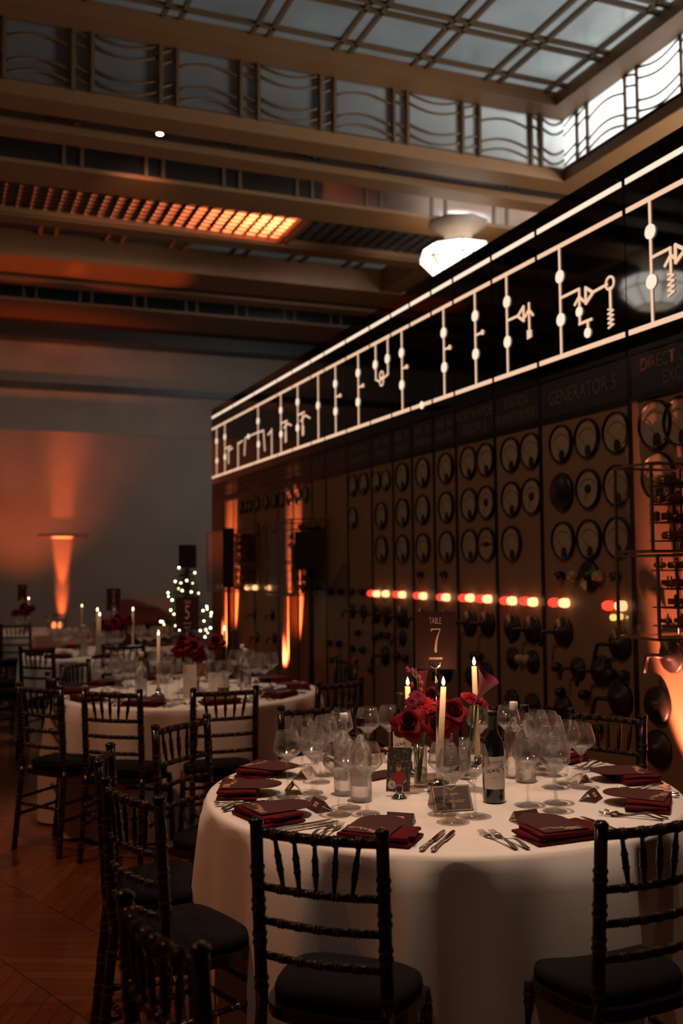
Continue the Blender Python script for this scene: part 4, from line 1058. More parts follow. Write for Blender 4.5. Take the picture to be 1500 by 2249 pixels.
def fork_mesh():
    mb = MB(); L = 0.195
    prof = [(0, .0065), (.1, .0075), (.25, .0052), (.5, .0034), (.64, .0036), (.70, .008), (.76, .0112), (.80, .0118)]
    def f(u, v):
        t = u*0.80; w_ = 0
        for (a, b), (c, d) in zip(prof[:-1], prof[1:]):
            if a <= t <= c+1e-6: w_ = b+(d-b)*(t-a)/(c-a)
        z = 0.004+0.011*sin(pi*min(1, t/0.62))**2 if t < 0.62 else 0.004-0.002*sin((t-0.62)/0.18*pi)
        return (w_*(2*v-1), -L/2+t*L, z-0.0012*(2*v-1)**2)
    mb.grid(lambda u, v: f(u, v), 24, 4, SILVER); mb.grid(lambda u, v: tuple(a-b for a, b in zip(f(u, 1-v), (0, 0, 0.0016))), 24, 4, SILVER)
    for k in range(4):
        x = -0.0095+k*0.00633; mb.tube([(x, -L/2+0.79*L, 0.0045), (x, -L/2+0.9*L, 0.0045), (x*0.9, -L/2+L, 0.010)], 0.0016, 6, SILVER, rs=[0.0019, 0.0017, 0.0009])
    return mb.mesh('table_fork')
def knife_mesh():
    mb = MB(); L = 0.225
    hp = [(0, .0), (.02, .0065), (.06, .0082), (.15, .0068), (.3, .0055), (.42, .0065), (.455, .0045)]
    M = Matrix.Scale(0.62, 4, (0, 0, 1)); M.translation = Vector((0, 0, 0.0055))
    q = Vector((0, 1, 0)).to_track_quat('Z', 'Y').to_matrix().to_4x4(); q.translation = Vector((0, -L/2, 0))
    mb.lathe([(r_, t*L) for t, r_ in hp], 12, SILVER, M @ q)
    pts = [(-0.0045, -L/2+.45*L), (0.0045, -L/2+.45*L), (0.0095, -L/2+.5*L), (0.0105, -L/2+.8*L), (0.007, -L/2+.95*L), (-0.003, L/2), (-0.0062, -L/2+.9*L), (-0.0052, -L/2+.5*L)]
    mb.prism(pts, 0.0042, 0.0062, SILVER)
    return mb.mesh('table_knife')
FORKM, KNIFEM = fork_mesh(), knife_mesh()
def placecard_mesh():
    mb = MB(); w_, h_ = 0.085, 0.045
    a = R(50)
    mb.add([(-w_/2, -h_*cos(a), 0), (w_/2, -h_*cos(a), 0), (w_/2, 0, h_*sin(a)), (-w_/2, 0, h_*sin(a))], [(0, 1, 2, 3)], CARD)
    mb.add([(-w_/2, -h_*cos(a)+.0012, 0), (w_/2, -h_*cos(a)+.0012, 0), (w_/2, 0.0006, h_*sin(a)-.001), (-w_/2, 0.0006, h_*sin(a)-.001)], [(3, 2, 1, 0)], CARDW)
    mb.add([(-w_/2, h_*cos(a), 0), (w_/2, h_*cos(a), 0), (w_/2, 0, h_*sin(a)), (-w_/2, 0, h_*sin(a))], [(3, 2, 1, 0)], CARDW)
    X = XF(0, -h_*cos(a)/2, h_*sin(a)/2+0.0006, (1, 0, 0), (0, cos(a), sin(a)))
    for rr in range(2):
        for k in range(6): mb.box((-0.011+k*0.0044, 0.006-rr*0.009, 0.0), (0.0026, 0.0065, 0.0004), INK, X)
    return mb.mesh('place_card')
PCM = placecard_mesh()
def lone(me, name, label, cat, group, loc, rz, scale=None):
    o = bpy.data.objects.new(name, me); COL.objects.link(o); o.location = loc; o.rotation_euler = (0, 0, rz); tag(o, label, cat, group); return o
def setting(T, a, place, tname, glasses=None, full=True, gp=None, dx=0.0, card=True):
    ar = R(a); rz = ar+pi/2; cx, cy_ = T
    ex = (-sin(ar), cos(ar)); ey = (-cos(ar), -sin(ar))
    def W(x, y): return (cx+ex[0]*x+ey[0]*y, cy_+ex[1]*x+ey[1]*y)
    x, y = W(0, -0.715); jit = random.uniform(-0.08, 0.08)
    lone(NAPM, 'napkin', 'folded burgundy napkin at %s' % place, 'napkin', 'burgundy napkins'+tname, (x, y, TH+0.0035), rz+jit)
    x, y = W(dx, -0.775)
    r = thing('menu_card', 'arched aubergine menu card at %s' % place, 'menu', (x, y, TH+0.0345), rz+random.uniform(-0.1, 0.1), 'arched menu cards'+tname)
    o = bpy.data.objects.new('card', MENUM); COL.objects.link(o); o.parent = r
    if full:
        for me, nm in ((m1, 'lettering'), (m2, 'lettering'), (SW, 'flourish')):
            q = bpy.data.objects.new(nm, me); COL.objects.link(q); q.parent = r
    if full:
        for k, xx in enumerate((-0.155, -0.185)):
            x, y = W(xx, -0.695+0.012*k); lone(FORKM, 'table_fork', '%s fork at %s' % (('inner', 'outer')[k], place), 'fork', 'forks'+tname, (x, y, TH+0.003), rz+random.uniform(-0.05, 0.05))
        for k, xx in enumerate((0.155, 0.185)):
            x, y = W(xx, -0.685+0.005*k); lone(KNIFEM, 'table_knife', '%s knife at %s' % (('inner', 'outer')[k], place), 'knife', 'knives'+tname, (x, y, TH+0.003), rz+random.uniform(-0.05, 0.05))
    if card:
        x, y = W(0.01, -0.525); lone(PCM, 'place_card', 'folded dark place card at %s' % place, 'place card', 'tent place cards'+tname, (x, y, TH+0.002), rz+random.uniform(-0.15, 0.15))
    nm = ('outer', 'left inner', 'right inner')
    if glasses is None:
        glasses = []
        for da, rr in ((8, .55), (3.5, .46), (14, .465)):
            aa = R(a+da); glasses.append((cx+cos(aa)*rr, cy_+sin(aa)*rr))
    for k, (x, y) in enumerate(glasses):
        wine_glass(x, y, '%s wine glass at %s' % (nm[k % 3], place), 'wine glasses'+tname)
def gp(*ps): return [tuple(ground(px, py, TH)[:2]) for px, py in ps]
def rp(*ps): return [tuple(ground(px, py, TH+0.225)[:2]) for px, py in ps]
t7 = ' on the front table'
setting(T7, 193, 'the left near place, front table', t7, gp((744,1791),(767,1776),(807,1789)))
setting(T7, 163, 'the leftmost place, front table', t7, gp((632,1752),(687,1743),(695,1756)))
setting(T7, 135, 'the rear left place, front table', t7, gp((664,1711),(716,1705),(703,1720)))
setting(T7, 228, 'the front centre place, front table', t7, gp((996,1807),(976,1790),(1043,1795)), dx=-0.02)
setting(T7, 271, 'the front right place, front table', t7, gp((1220,1783),(1160,1771),(1222,1766)), dx=-0.01)
setting(T7, 314, 'the right near place, front table', t7, gp((1278,1732),(1216.5,1732),(1246,1723)))
setting(T7, 347, 'the right rear place, front table', t7, gp((1203,1693),(1182,1702))+rp((1176,1561)))
setting(T7, 92, 'the back left place, front table', t7, rp((807,1555),(748,1562),(735,1570)))
setting(T7, 57, 'the back place behind the flowers, front table', t7, rp((855,1551))+[(1.95, 3.75), (1.86, 3.62)])
setting(T7, 22, 'the back right place, front table', t7, rp((1052,1552),(1209,1572))+[(2.12, 3.52)])
for tt, tn, tl, a0 in ((T6, ' on the second table', 'the second table', 20), (T3, ' on the third table', 'the third table', 5)):
    names = {0: 'right side', 1: 'right rear', 2: 'rear', 3: 'rear left', 4: 'left rear', 5: 'left side', 6: 'left front', 7: 'front left', 8: 'front', 9: 'front right'}
    for k in range(10):
        setting(tt, a0+36*k, 'the %s, %s' % (names[k], tl.replace('the ', '')), tn, full=(tt is T6 and k in (5, 6, 7, 8, 9)), card=(tt is T6))
fg = []
for k in range(4):
    a = R(170+45*k)
    for q in range(2):
        rr = 0.5-0.06*q; fg.append((T4[0]+rr*cos(a+0.15*q), T4[1]+rr*sin(a+0.15*q)))
fg.sort(key=lambda q: (Vector((*q, 0))-CAM).dot(Rt)/(Vector((*q, 0))-CAM).dot(Fw))
for q, nme in zip(fg, ['leftmost', 'second from left', 'third from left', 'fourth from left', 'fourth from right', 'third from right', 'second from right', 'rightmost']):
    wine_glass(q[0], q[1], 'tiny blurred wine glass, %s on the farthest table' % nme, 'wine glasses on the farthest table')

# ------------------------------------------------------------------ bottles
def wine_bottle(x, y, rz, label, lab=True):
    r = thing('wine_bottle', label, 'bottle', (x, y, TH+0.002), rz, 'red wine bottles')
    MB().lathe([(0.0, 0.004), (0.030, 0.0), (0.0365, 0.004), (0.0372, 0.012), (0.0372, 0.175), (0.0355, 0.195), (0.026, 0.215), (0.0165, 0.232), (0.0145, 0.250), (0.0145, 0.285), (0.0155, 0.287), (0.0155, 0.297), (0.0, 0.2975)], 36).obj('bottle_body', r, GREENG)
    MB().lathe([(0.0152, 0.238), (0.0158, 0.240), (0.0158, 0.284), (0.0168, 0.286), (0.0168, 0.299), (0.015, 0.3005), (0, 0.3005)], 24).obj('screw_cap', r, FOILB)
    rl = 0.0376
    def cyl_patch(a0, a1, z0, z1, n=20): 
        return MB().grid(lambda u, v: (rl*sin(a0+(a1-a0)*u), -rl*cos(a0+(a1-a0)*u), z0+(z1-z0)*v), n, 1, LABEL)
    lb = cyl_patch(-1.15, 1.15, 0.048, 0.155).obj('label', r)
    def wrap(me, zc, k=1.0006):
        for v in me.vertices:
            a = v.co.x/rl; rr = rl*k+0.0003+max(0, v.co.z); v.co = Vector((rr*sin(a), -rr*cos(a), v.co.y+zc))
        return me
    if lab:
        for s_, sz, zc, mt in (('ALANYA', 0.0125, 0.1365, INKB), ('MERLOT', 0.0085, 0.086, INKG)):
            me = wrap(text_mesh(s_, sz, 1.1, 0.0), zc); me.materials.clear(); me.materials.append(mt); o = bpy.data.objects.new('lettering', me); COL.objects.link(o); o.parent = lb
        mb = MB(); rn = random.Random(3)
        rdg = [(-0.036, .0), (-0.030, .005), (-0.024, .003), (-0.016, .008), (-0.010, .005), (-0.002, .010), (0.004, .007), (0.012, .014), (0.018, .022), (0.024, .014), (0.030, .008), (0.036, .0)]
        for (a, b), (c, d) in zip(rdg[:-1], rdg[1:]):
            mb.add([(a, b, 0), (c, d, 0), (c, d+0.0016, 0), (a, b+0.0016, 0)], [(0, 1, 2, 3)], INKB)
            for k in range(2):
                x0 = a+rn.uniform(0, .004); t = rn.uniform(-.004, .003); mb.add([(x0, b+t-0.002, 0), (x0+0.004, b+t-.005, 0), (x0+0.0055, b+t-0.004, 0), (x0+.002, b+t, 0)], [(0, 1, 2, 3)], INKB)
        me = wrap(mb.mesh('mountain_drawing'), 0.105); o = bpy.data.objects.new('mountain_drawing', me); COL.objects.link(o); o.parent = lb
        mb = MB()
        for zc, w_ in ((0.129, 0.022), (0.097, 0.02), (0.072, 0.03), (0.067, 0.03)): mb.box((0, zc, 0), (w_*2, 0.0005, 0.0001), INKG)
        me = wrap(mb.mesh('rule_line'), 0.0); o = bpy.data.objects.new('rule_line', me); COL.objects.link(o); o.parent = lb
    return r
camang = lambda x, y: atan2(y-0, x-0)-pi/2   # turn a local -Y front towards the viewer side
p = ground(1085, 1762, TH); wine_bottle(p.x, p.y, camang(p.x, p.y)+0.22, 'dark wine bottle with white mountain label, right of the flowers')
p = deep(878, 1520, 3.86); wine_bottle(p.x, p.y, camang(p.x, p.y)+0.3, 'dark wine bottle half hidden behind the big rose')
def water_bottle(x, y, rz, cap, label):
    r = thing('water_bottle', label, 'bottle', (x, y, TH+0.002), rz, 'clear water bottles')
    MB().lathe([(0.0, 0.006), (0.032, 0.0), (0.0365, 0.004), (0.037, 0.02), (0.037, 0.155), (0.0355, 0.172), (0.030, 0.187), (0.021, 0.199), (0.0150, 0.210), (0.0135, 0.225), (0.0135, 0.24), (0.0135, 0.262), (0.0, 0.262)], 36).obj('bottle_body', r, GLT)
    MB().lathe([(0.0, 0.008), (0.030, 0.004), (0.0345, 0.008), (0.0352, 0.022), (0.0352, 0.153), (0.0338, 0.170), (0.0284, 0.185), (0.0194, 0.197), (0.0136, 0.209), (0.0122, 0.222), (0.0, 0.222)], 36).obj('water', r, WATER)
    MB().lathe([(0.0145, 0.250), (0.0155, 0.252), (0.0155, 0.276), (0.014, 0.279), (0, 0.279)], 24).obj('cap', r, cap)
    rl = 0.0378; LBT = mat('frosted_label', (0.62, 0.57, 0.52), 0.5, var=0.1)
    lb = MB().grid(lambda u, v: (rl*sin(-0.9+1.8*u), -rl*cos(-0.9+1.8*u), 0.055+0.065*v), 16, 1, LBT).obj('label', r)
    for s_, sz, zc in (('The', 0.010, 0.108), ('HILLDOWN', 0.0135, 0.092)):
        me = text_mesh(s_, sz, 0.9, 0.0)
        for v in me.vertices:
            a = v.co.x/rl; v.co = Vector(((rl+.0005)*sin(a), -(rl+.0005)*cos(a), v.co.y+zc))
        me.materials.clear(); me.materials.append(INKG); o = bpy.data.objects.new('lettering', me); COL.objects.link(o); o.parent = lb
CAPW = mat('white_cap', (0.75, 0.68, 0.62), 0.4)
p = ground(793, 1760, TH); water_bottle(p.x, p.y, camang(p.x, p.y)-0.25, FOILB, 'clear water bottle with black cap, left of the photo print')
p = ground(757, 1746, TH); water_bottle(p.x, p.y, camang(p.x, p.y)-0.6, CAPW, 'clear water bottle with white cap among the left glasses')
p = ground(1155, 1718, TH); water_bottle(p.x, p.y, camang(p.x, p.y)+2.4, FOILB, 'clear water bottle with black cap right of the wine bottle')
p = ground(1131, 1708, TH); water_bottle(p.x, p.y, camang(p.x, p.y)+2.0, CAPW, 'clear water bottle with white cap right of the wine bottle')
for k, (tt, off) in enumerate(((T6, (-0.35, -0.25)), (T6, (0.3, -0.3)), (T6, (0.38, 0.05)), (T3, (-0.3, -0.3)))):
    water_bottle(tt[0]+off[0], tt[1]+off[1], k, CAPW, 'blurred water bottle with white cap %s' % ('left on the second table', 'front right on the second table', 'right on the second table', 'on the third table')[k])
wine_bottle(T6[0]+0.15, T6[1]-0.32, -0.3, 'dark wine bottle on the second table', False)

# ------------------------------------------------------------------ candles
def candle(x, y, ztop, label, lean=(0, 0), holder=True, r_=0.0105, pl=0.0):
    r = thing('taper_candle', label, 'candle', (x, y, TH+0.03), 0, 'lit taper candles')
    h = ztop-TH-0.03-0.03
    MB().cyl((0, 0, 0), (lean[0], lean[1], h), r_*1.1, r_*0.95, 16, WAX).obj('wax', r)
    MB().cyl((lean[0], lean[1], h), (lean[0], lean[1], h+0.008), 0.0012, seg=5, mt=INKB).obj('wick', r)
    MB().lathe([(0.0, 0.0), (0.004, 0.003), (0.0065, 0.010), (0.0055, 0.018), (0.0025, 0.027), (0, 0.033)], 12, FLAME, Matrix.Translation((lean[0], lean[1], h+0.004))).obj('flame', r)
    if pl: light('POINT', 'candle_glow', (x+lean[0], y+lean[1], ztop+0.01), pl, (1.0, 0.55, 0.25), size=0.01)
    c = thing('candle_holder', 'small holder under the %s' % ' '.join(label.replace('lit ', '').replace('ivory ', '').split()[:12]), 'candle holder', (x, y, TH+0.002), 0, 'glass candle holders')
    MB().lathe([(0.0, 0.0), (0.040, 0.0), (0.042, 0.006), (0.030, 0.012), (0.016, 0.022), (0.0155, 0.048), (0.0125, 0.048), (0.012, 0.027), (0, 0.026)], 20).obj('holder_cup', c, CHROME)
def top_at(px, pyf, x, y):
    # height of pixel row pyf above the point (x, y)
    best = None; zd = (Vector((x, y, 1.2))-CAM).dot(Fw); return deep(px, pyf, zd).z
for (px, pb, pyf, lab, lean) in ((964, 1742, 1490, 'lit ivory taper candle in front of the TABLE 7 sign', (0.024, 0.0)), (898, 1702, 1490, 'lit ivory taper candle left of the TABLE 7 sign, behind the roses', (0, 0)), (1050, 1690, 1446, 'lit ivory taper candle right of the TABLE 7 sign, tallest of the three', (-0.01, 0))):
    p = ground(px, pb, TH); candle(p.x, p.y, top_at(px, pyf, p.x, p.y), lab, lean, pl=0.5)
for (px, py, zd, lab) in ((348, 1386, 6.2, 'lit candle left of the flowers on the second table'), (493, 1376, 6.6, 'lit candle right of the flowers on the second table'), (214, 1336, 9.3, 'lit candle, left one of the close pair on the third table'), (219, 1346, 9.0, 'lit candle, right one of the close pair on the third table'),
                          (292, 1335, 9.5, 'lit candle standing alone right of the third table sign'), (180, 1328, 13.0, 'far lit candle between the wall glow and the third table'), (63, 1312, 13.2, 'far lit candle above orange flowers at the left')):
    p = deep(px, py, zd); candle(p.x, p.y, p.z, lab)

# ------------------------------------------------------------------ flowers
def petal(mb, c, ax, rad, L, wdt, tilt, cup, curl, mt, nu=6, nv=6):
    """petal growing from centre c, azimuth ax"""
    e = Vector((cos(ax), sin(ax), 0)); t = Vector((-sin(ax), cos(ax), 0)); z = Vector((0, 0, 1))
    def f(u, v):
        s = v; ang = tilt+curl*s*s
        ww = wdt*sin(pi*min(1, 0.14+0.66*s))**0.8; x = (2*u-1)
        rr = rad+L*s*sin(ang*(0.6+0.4*s)); hh = L*s*cos(ang*(0.6+0.4*s))
        return Vector(c)+e*(rr-cup*x*x*ww)+t*(x*ww)+z*(hh+0.05*L*cos(3*x)*s)
    mb.grid(f, nu, nv, mt)
def rose(name, label, loc, size, mt, rot=(0, 0, 0), stem_to=None, seed=0, cat='flower', group='red flowers on the front table'):
    rn = random.Random(seed); r = thing(name, label, cat, loc, 0, group)
    mb = MB(); k = 0
    for ring, (n, L, wdt, tilt, curl, rad) in enumerate(((3, .34, .17, -.22, .0, .05), (4, .38, .22, -.10, .05, .085), (5, .42, .27, .06, .22, .115), (5, .44, .32, .32, .5, .13), (6, .46, .36, .7, .85, .13), (6, .46, .38, 1.15, 1.25, .10))):
        for j in range(n):
            a = 2*pi*j/n+ring*0.9+rn.uniform(-.2, .2)
            petal(mb, (0, 0, 0), a, rad*size, L*size*rn.uniform(.9, 1.1), wdt*size, tilt, 0.9, curl, mt)
    for q in range(5):
        a = q*1.35; petal(mb, (0, 0, 0.04*size), a, (0.012+0.012*q)*size, 0.27*size, (0.07+0.025*q)*size, -0.12, 1.2, -0.25, mt)
    mb.sph((0, 0, 0.17*size), 0.085*size, 10, mt)
    o = mb.obj('bloom', r); o.rotation_euler = rot
    if stem_to is not None:
        s = Vector(stem_to)-Vector(loc); m_ = s*0.5+Vector((0, 0, 0.02))
        MB().tube([(0, 0, 0), m_, s], 0.0028, 6).obj('stem', r, STEM)
        lf = MB(); 
        lf.grid(lambda u, v: Vector(m_)*0.5+Vector((0.05*v, 0.02*(2*u-1)*sin(pi*v), 0.01*v-0.03*v*v)), 3, 5, LEAF); lf.obj('leaf', r)
    return r
def gerbera(label, loc, size, mt, rot, stem_to=None, seed=0, n=34, ball=False):
    rn = random.Random(seed); r = thing('gerbera' if not ball else 'carnation', label, 'flower', loc, 0, 'red flowers on the front table')
    mb = MB()
    for ring in range(5 if ball else 3):
        for j in range(n-ring*5):
            a = 2*pi*j/(n-ring*5)+rn.uniform(-.08, .08)+ring*.1; L = size*(0.5-0.08*ring)*rn.uniform(.88, 1.08); tl = 1.35-0.25*ring if not ball else 1.5-0.3*ring
            petal(mb, (0, 0, 0), a, 0.03*size, L, 0.045*size if not ball else .08*size, tl, 0.2, 0.1, mt, 2, 4)
    mb.sph((0, 0, 0.03*size), 0.12*size, 10, mt)
    o = mb.obj('bloom', r); o.rotation_euler = rot
    if stem_to is not None:
        s = Vector(stem_to)-Vector(loc); MB().tube([(0, 0, 0), s*0.5, s], 0.0025, 6).obj('stem', r, STEM)
def calla(label, loc, size, rot, stem_to):
    r = thing('calla_lily', label, 'flower', loc, 0, 'red flowers on the front table')
    mb = MB()
    def f(u, v):
        a = 2*pi*u*0.98+0.1; s = v; rad = size*(0.05+0.28*s**1.6); tip = 0.45*max(0, cos(a-pi))**1.5*s
        return Vector((rad*(cos(a))*(1+0.9*tip), rad*sin(a), size*(s*0.85+tip*0.5)))
    mb.grid(f, 20, 12, CALLA); o = mb.obj('spathe', r); o.rotation_euler = rot
    MB().cyl((0, 0, 0.02), (0, 0, size*0.6), 0.004, 0.003, 8, GOLD).obj('spadix', r).rotation_euler = rot
    s = Vector(stem_to)-Vector(loc); MB().tube([(0, 0, 0), s*0.5+Vector((0.01, 0, 0.0)), s], 0.0045, 8).obj('stem', r, STEM)
def vase(x, y, rad, h, label, grp='clear glass bud vases'):
    r = thing('bud_vase', label, 'vase', (x, y, TH+0.002), 0, grp)
    MB().lathe([(0, 0.0), (rad, 0.0), (rad*1.02, 0.01), (rad, 0.02), (rad, h), (rad-.0015, h), (rad-.0015, .012), (0, .012)], 28).obj('glass', r, GLT)
    MB().lathe([(0, 0.013), (rad*.93, 0.013), (rad*.93, h*0.45), (0, h*.45)], 28).obj('water', r, WATER)
v1 = ground(924, 1728, TH); v2 = ground(972, 1700, TH); v3 = ground(1022, 1712, TH)
vase(v1.x, v1.y, 0.024, 0.145, 'clear cylinder vase holding the big rose stems')
vase(v2.x, v2.y, 0.026, 0.14, 'clear cylinder vase behind the front candle')
vase(v3.x, v3.y, 0.022, 0.15, 'slim clear vase with the calla lily stem')
toV = lambda p, z=0.02: (p.x+random.uniform(-.008, .008), p.y+random.uniform(-.008, .008), TH+z)
tiltcam = lambda t, s=0.0: (t, s, -yaw)
rose('rose', 'largest crimson rose, lowest left in the centrepiece', deep(899, 1592, 3.50), 0.118, ROSE, (1.05, -0.25, -yaw), toV(v1), 1)
rose('rose', 'crimson rose above the big one, top centre of the centrepiece', deep(945, 1542, 3.72), 0.104, ROSE, (0.6, 0.15, -yaw), toV(v1), 2)
rose('rose', 'crimson rose behind the front candle, right of centre', deep(990, 1570, 3.74), 0.125, ROSE, (0.8, 0.4, -yaw), toV(v2), 3)
rose('rose', 'dark crimson rose low behind the front candle', deep(958, 1594, 3.68), 0.104, ROSE, (1.2, 0.3, -yaw), toV(v2), 4)
gerbera('small red gerbera above the big rose', deep(932, 1552, 3.56), 0.092, PINK, (0.55, 0.0, -yaw), toV(v1), 5)
gerbera('cerise carnation at the upper left of the centrepiece', deep(916, 1532, 3.56), 0.062, mat('magenta_petal', (0.15, 0.008, 0.035), 0.6, var=.3, spec=0.1), (0.7, -0.3, 0), toV(v1), 6, 22, True)
gerbera('second small cerise carnation at the left edge of the centrepiece', deep(903, 1545, 3.52), 0.05, mat('magenta_petal', (0.3, 0.01, 0.06), 0.6), (0.9, -0.5, 0), toV(v1), 7, 20, True)
gerbera('red gerbera seen from the side, under the calla lily', deep(1040, 1541, 3.50), 0.098, PINK, (0.25, 0.35, -yaw), toV(v3), 8)
calla('plum calla lily rising at the right of the centrepiece', deep(1047, 1540, 3.46), 0.115, (0.35, 0.42, -yaw), toV(v3))
calla('reddish calla bud partly behind the sign at the upper left', deep(932, 1524, 3.70), 0.10, (-0.1, -0.18, -yaw), toV(v1))
# sprig at the left of the sign
p = deep(914, 1535, 3.6); r = thing('flower_sprig', 'thin green sprig with small dark red buds left of the sign', 'flower', p, 0)
mb = MB(); tip = deep(913, 1468, 3.6)-p; mb.tube([(0, 0, -0.06), tip*0.5+Vector((0.006, 0, 0)), tip], 0.0022, 6); mb.obj('stem', r, STEM)
for k, (dx, dz) in enumerate(((-0.012, 0.10), (0.012, 0.075), (-0.016, 0.05), (0.018, 0.03), (-0.03, 0.105), (0.02, 0.055))):
    q = Rt*dx; MB().sph((q.x, q.y, dz), 0.009, 8, sc_=(1, 1, 1.4)).obj('bud', r, CALLA)
ORD = ['leftmost', 'second from left', 'third from left', 'fourth from left', 'fourth from right', 'third from right', 'second from right', 'rightmost']
def bouquet(T, grp, lab):
    rn = random.Random(int(T[1]*10)); specs = []
    for k in range(8):
        a = rn.uniform(0, 6.28); d_ = rn.uniform(0.02, 0.16); z = TH+0.22+rn.uniform(0, 0.10)
        loc = (T[0]+d_*cos(a), T[1]+d_*sin(a), z)
        specs.append(((Vector(loc)-CAM).dot(Rt), loc, a, k))
    specs.sort(key=lambda q: q[0])
    for i, (_, loc, a, k) in enumerate(specs):
        rose('rose', 'blurred red rose, %s in the bunch on %s' % (ORD[i], lab), loc, rn.uniform(.10, .125), ROSE, (rn.uniform(.2, 1.2), rn.uniform(-.5, .5), -yaw+rn.uniform(-.5, .5)), (T[0]+0.02*cos(a), T[1]+0.02*sin(a), TH+0.03), k, group='red roses on '+lab)
    vase(T[0], T[1], 0.04, 0.16, 'clear vase of red roses on %s' % lab)
bouquet((T6[0]+0.02, T6[1]-0.06), '', 'the second table'); bouquet((T3[0]+0.02, T3[1]-0.05), '', 'the third table'); bouquet((T4[0]+0.05, T4[1]-0.1), '', 'the farthest table')

# ------------------------------------------------------------------ table number signs
seven = [(-0.018, 0.0465), (0.020, 0.0465), (0.020, 0.0405), (0.013, 0.020), (0.0075, -0.005), (0.0055, -0.030), (0.0055, -0.044), (0.003, -0.048), (-0.002, -0.048), (-0.0045, -0.044), (-0.0045, -0.030), (-0.001, -0.005), (0.006, 0.018), (0.0165, 0.0405), (-0.004, 0.0405), (-0.010, 0.0395), (-0.0155, 0.036), (-0.018, 0.030)]
def sign(x, y, zb, num, label, rz, where=''):
    st = thing('sign_holder', 'chrome stem and clip holding the table sign %s' % where, 'sign holder', (x, y, TH+0.002), rz, 'table sign holders')
    MB().lathe([(0, 0), (0.045, 0.0), (0.045, 0.004), (0.03, 0.010), (0.006, 0.014)], 24, CHROME).obj('base', st)
    MB().cyl((0, 0, 0.012), (0, 0, zb-TH+0.004), 0.0035, seg=10, mt=CHROME).obj('rod', st)
    mb = MB(); pts = [(0.017*cos(R(180+k*15)), -0.0045, 0.017*sin(R(180+k*15))+zb-TH+0.022) for k in range(13)]
    mb.tube(pts, 0.0055, 8, CHROME, rs=[0.0065]*13); mb.tube([(p_[0], 0.005, p_[2]) for p_ in pts], 0.005, 8, CHROME); mb.obj('clip', st)
    c = thing('table_sign', 'dark aubergine table sign %s%s' % (where, label), 'table sign', (x, y, zb), rz, 'table number signs')
    MB().box((0, 0, 0.105), (0.148, 0.0012, 0.21), CARD).obj('card', c)
    X = XF(0, -0.0012, 0.105, (1, 0, 0), (0, 0, 1))
    lettering('TABLE', 0.034, X @ Matrix.Translation((0, 0.070, 0)), INK, c, 0.46, 0.0003)
    if num == 7: MB().prism(seven, 0, 0.0006, INK, X @ Matrix.Translation((0.0, 0.0, 0)) @ Matrix.Scale(0.93, 4)).obj('numeral', c)
    elif num: lettering(str(num), 0.13, X @ Matrix.Translation((0, 0.0, 0)), INK, c, 0.6, 0.0004, 'numeral')
    mb = MB()
    for k in range(9): mb.box((-0.022+k*0.0055, -0.066, 0), (0.0036, 0.008, 0.0006), INK, X)
    mb.obj('worn_lettering', c)
p = ground(961, 1722, TH); sign(p.x, p.y, deep(961, 1471, (p-CAM).dot(Fw)).z, 7, ', reading TABLE 7', camang(p.x, p.y)+0.02, 'on the front table')
sign(T6[0], T6[1]+0.02, 1.155, 5, ', numbered 5', camang(*T6)+0.1, 'on the second table')
sign(T3[0]+0.02, T3[1], 1.155, 1, '', camang(*T3)+0.5, 'on the third table')
sign(T4[0], T4[1], 1.155, 0, '', camang(*T4)+0.7, 'on the farthest table')

# ------------------------------------------------------------------ photo print on a ring holder, gold card
p = ground(877, 1754, TH)
ph = thing('photo_clip', 'silver domed clip with a wire ring holding the photo print', 'photo holder', (p.x, p.y, TH+0.002), camang(p.x, p.y)+0.18)
MB().lathe([(0, 0), (0.028, 0.0), (0.028, 0.002), (0.022, 0.006), (0.016, 0.014), (0.008, 0.019), (0, 0.020)], 24, CHROME).obj('dome', ph)
MB().tube([(0.013*cos(R(-70+k*20)), 0.0, 0.032+0.014*sin(R(-70+k*20))) for k in range(17)], 0.0011, 6, CHROME).obj('ring', ph)
p2 = deep(876, 1690, (p-CAM).dot(Fw)+0.035)
pr = thing('photo_print', 'small colour photo of a child in a red shirt holding a ball', 'photograph', (p2.x, p2.y, p2.z), camang(p.x, p.y)+0.22)
LEAFP = mat('print_foliage', (0.02, 0.022, 0.012), 0.4, vscale=90, col2=(0.16, 0.13, 0.09))
LEAFP.node_tree.nodes['Noise Texture'].inputs['Detail'].default_value = 2
rpn = MATS['print_foliage'].node_tree
cr = rpn.nodes.new('ShaderNodeValToRGB'); cr.color_ramp.elements[0].position = 0.50; cr.color_ramp.elements[1].position = 0.66
rpn.links.new(rpn.nodes['Noise Texture'].outputs['Fac'], cr.inputs[0]); rpn.links.new(cr.outputs[0], [n_ for n_ in rpn.nodes if n_.type == 'MIX'][0].inputs[0])
pr.rotation_euler = (0, 0.06, camang(p.x, p.y)+0.22)
MB().box((0, 0, 0), (0.084, 0.0008, 0.150), LEAFP).obj('paper', pr)
X = XF(0, -0.0006, 0, (1, 0, 0), (0, 0, 1))
def ell(cx, cy_, a, b, n=18): return [(cx+a*cos(2*pi*k/n), cy_+b*sin(2*pi*k/n)) for k in range(n)]
fig = MB()
fig.prism([(-0.014, -0.060), (0.018, -0.060), (0.018, -0.030), (0.028, -0.034), (0.024, -0.015), (0.014, -0.008), (0.004, -0.006), (-0.012, -0.010), (-0.026, -0.018), (-0.030, -0.034), (-0.018, -0.034)], 0, 0.0002, SHIRT, X)
fig.prism([(-0.016, -0.075), (0.024, -0.075), (0.018, -0.060), (-0.014, -0.060)], 0, 0.0002, INKB, X)
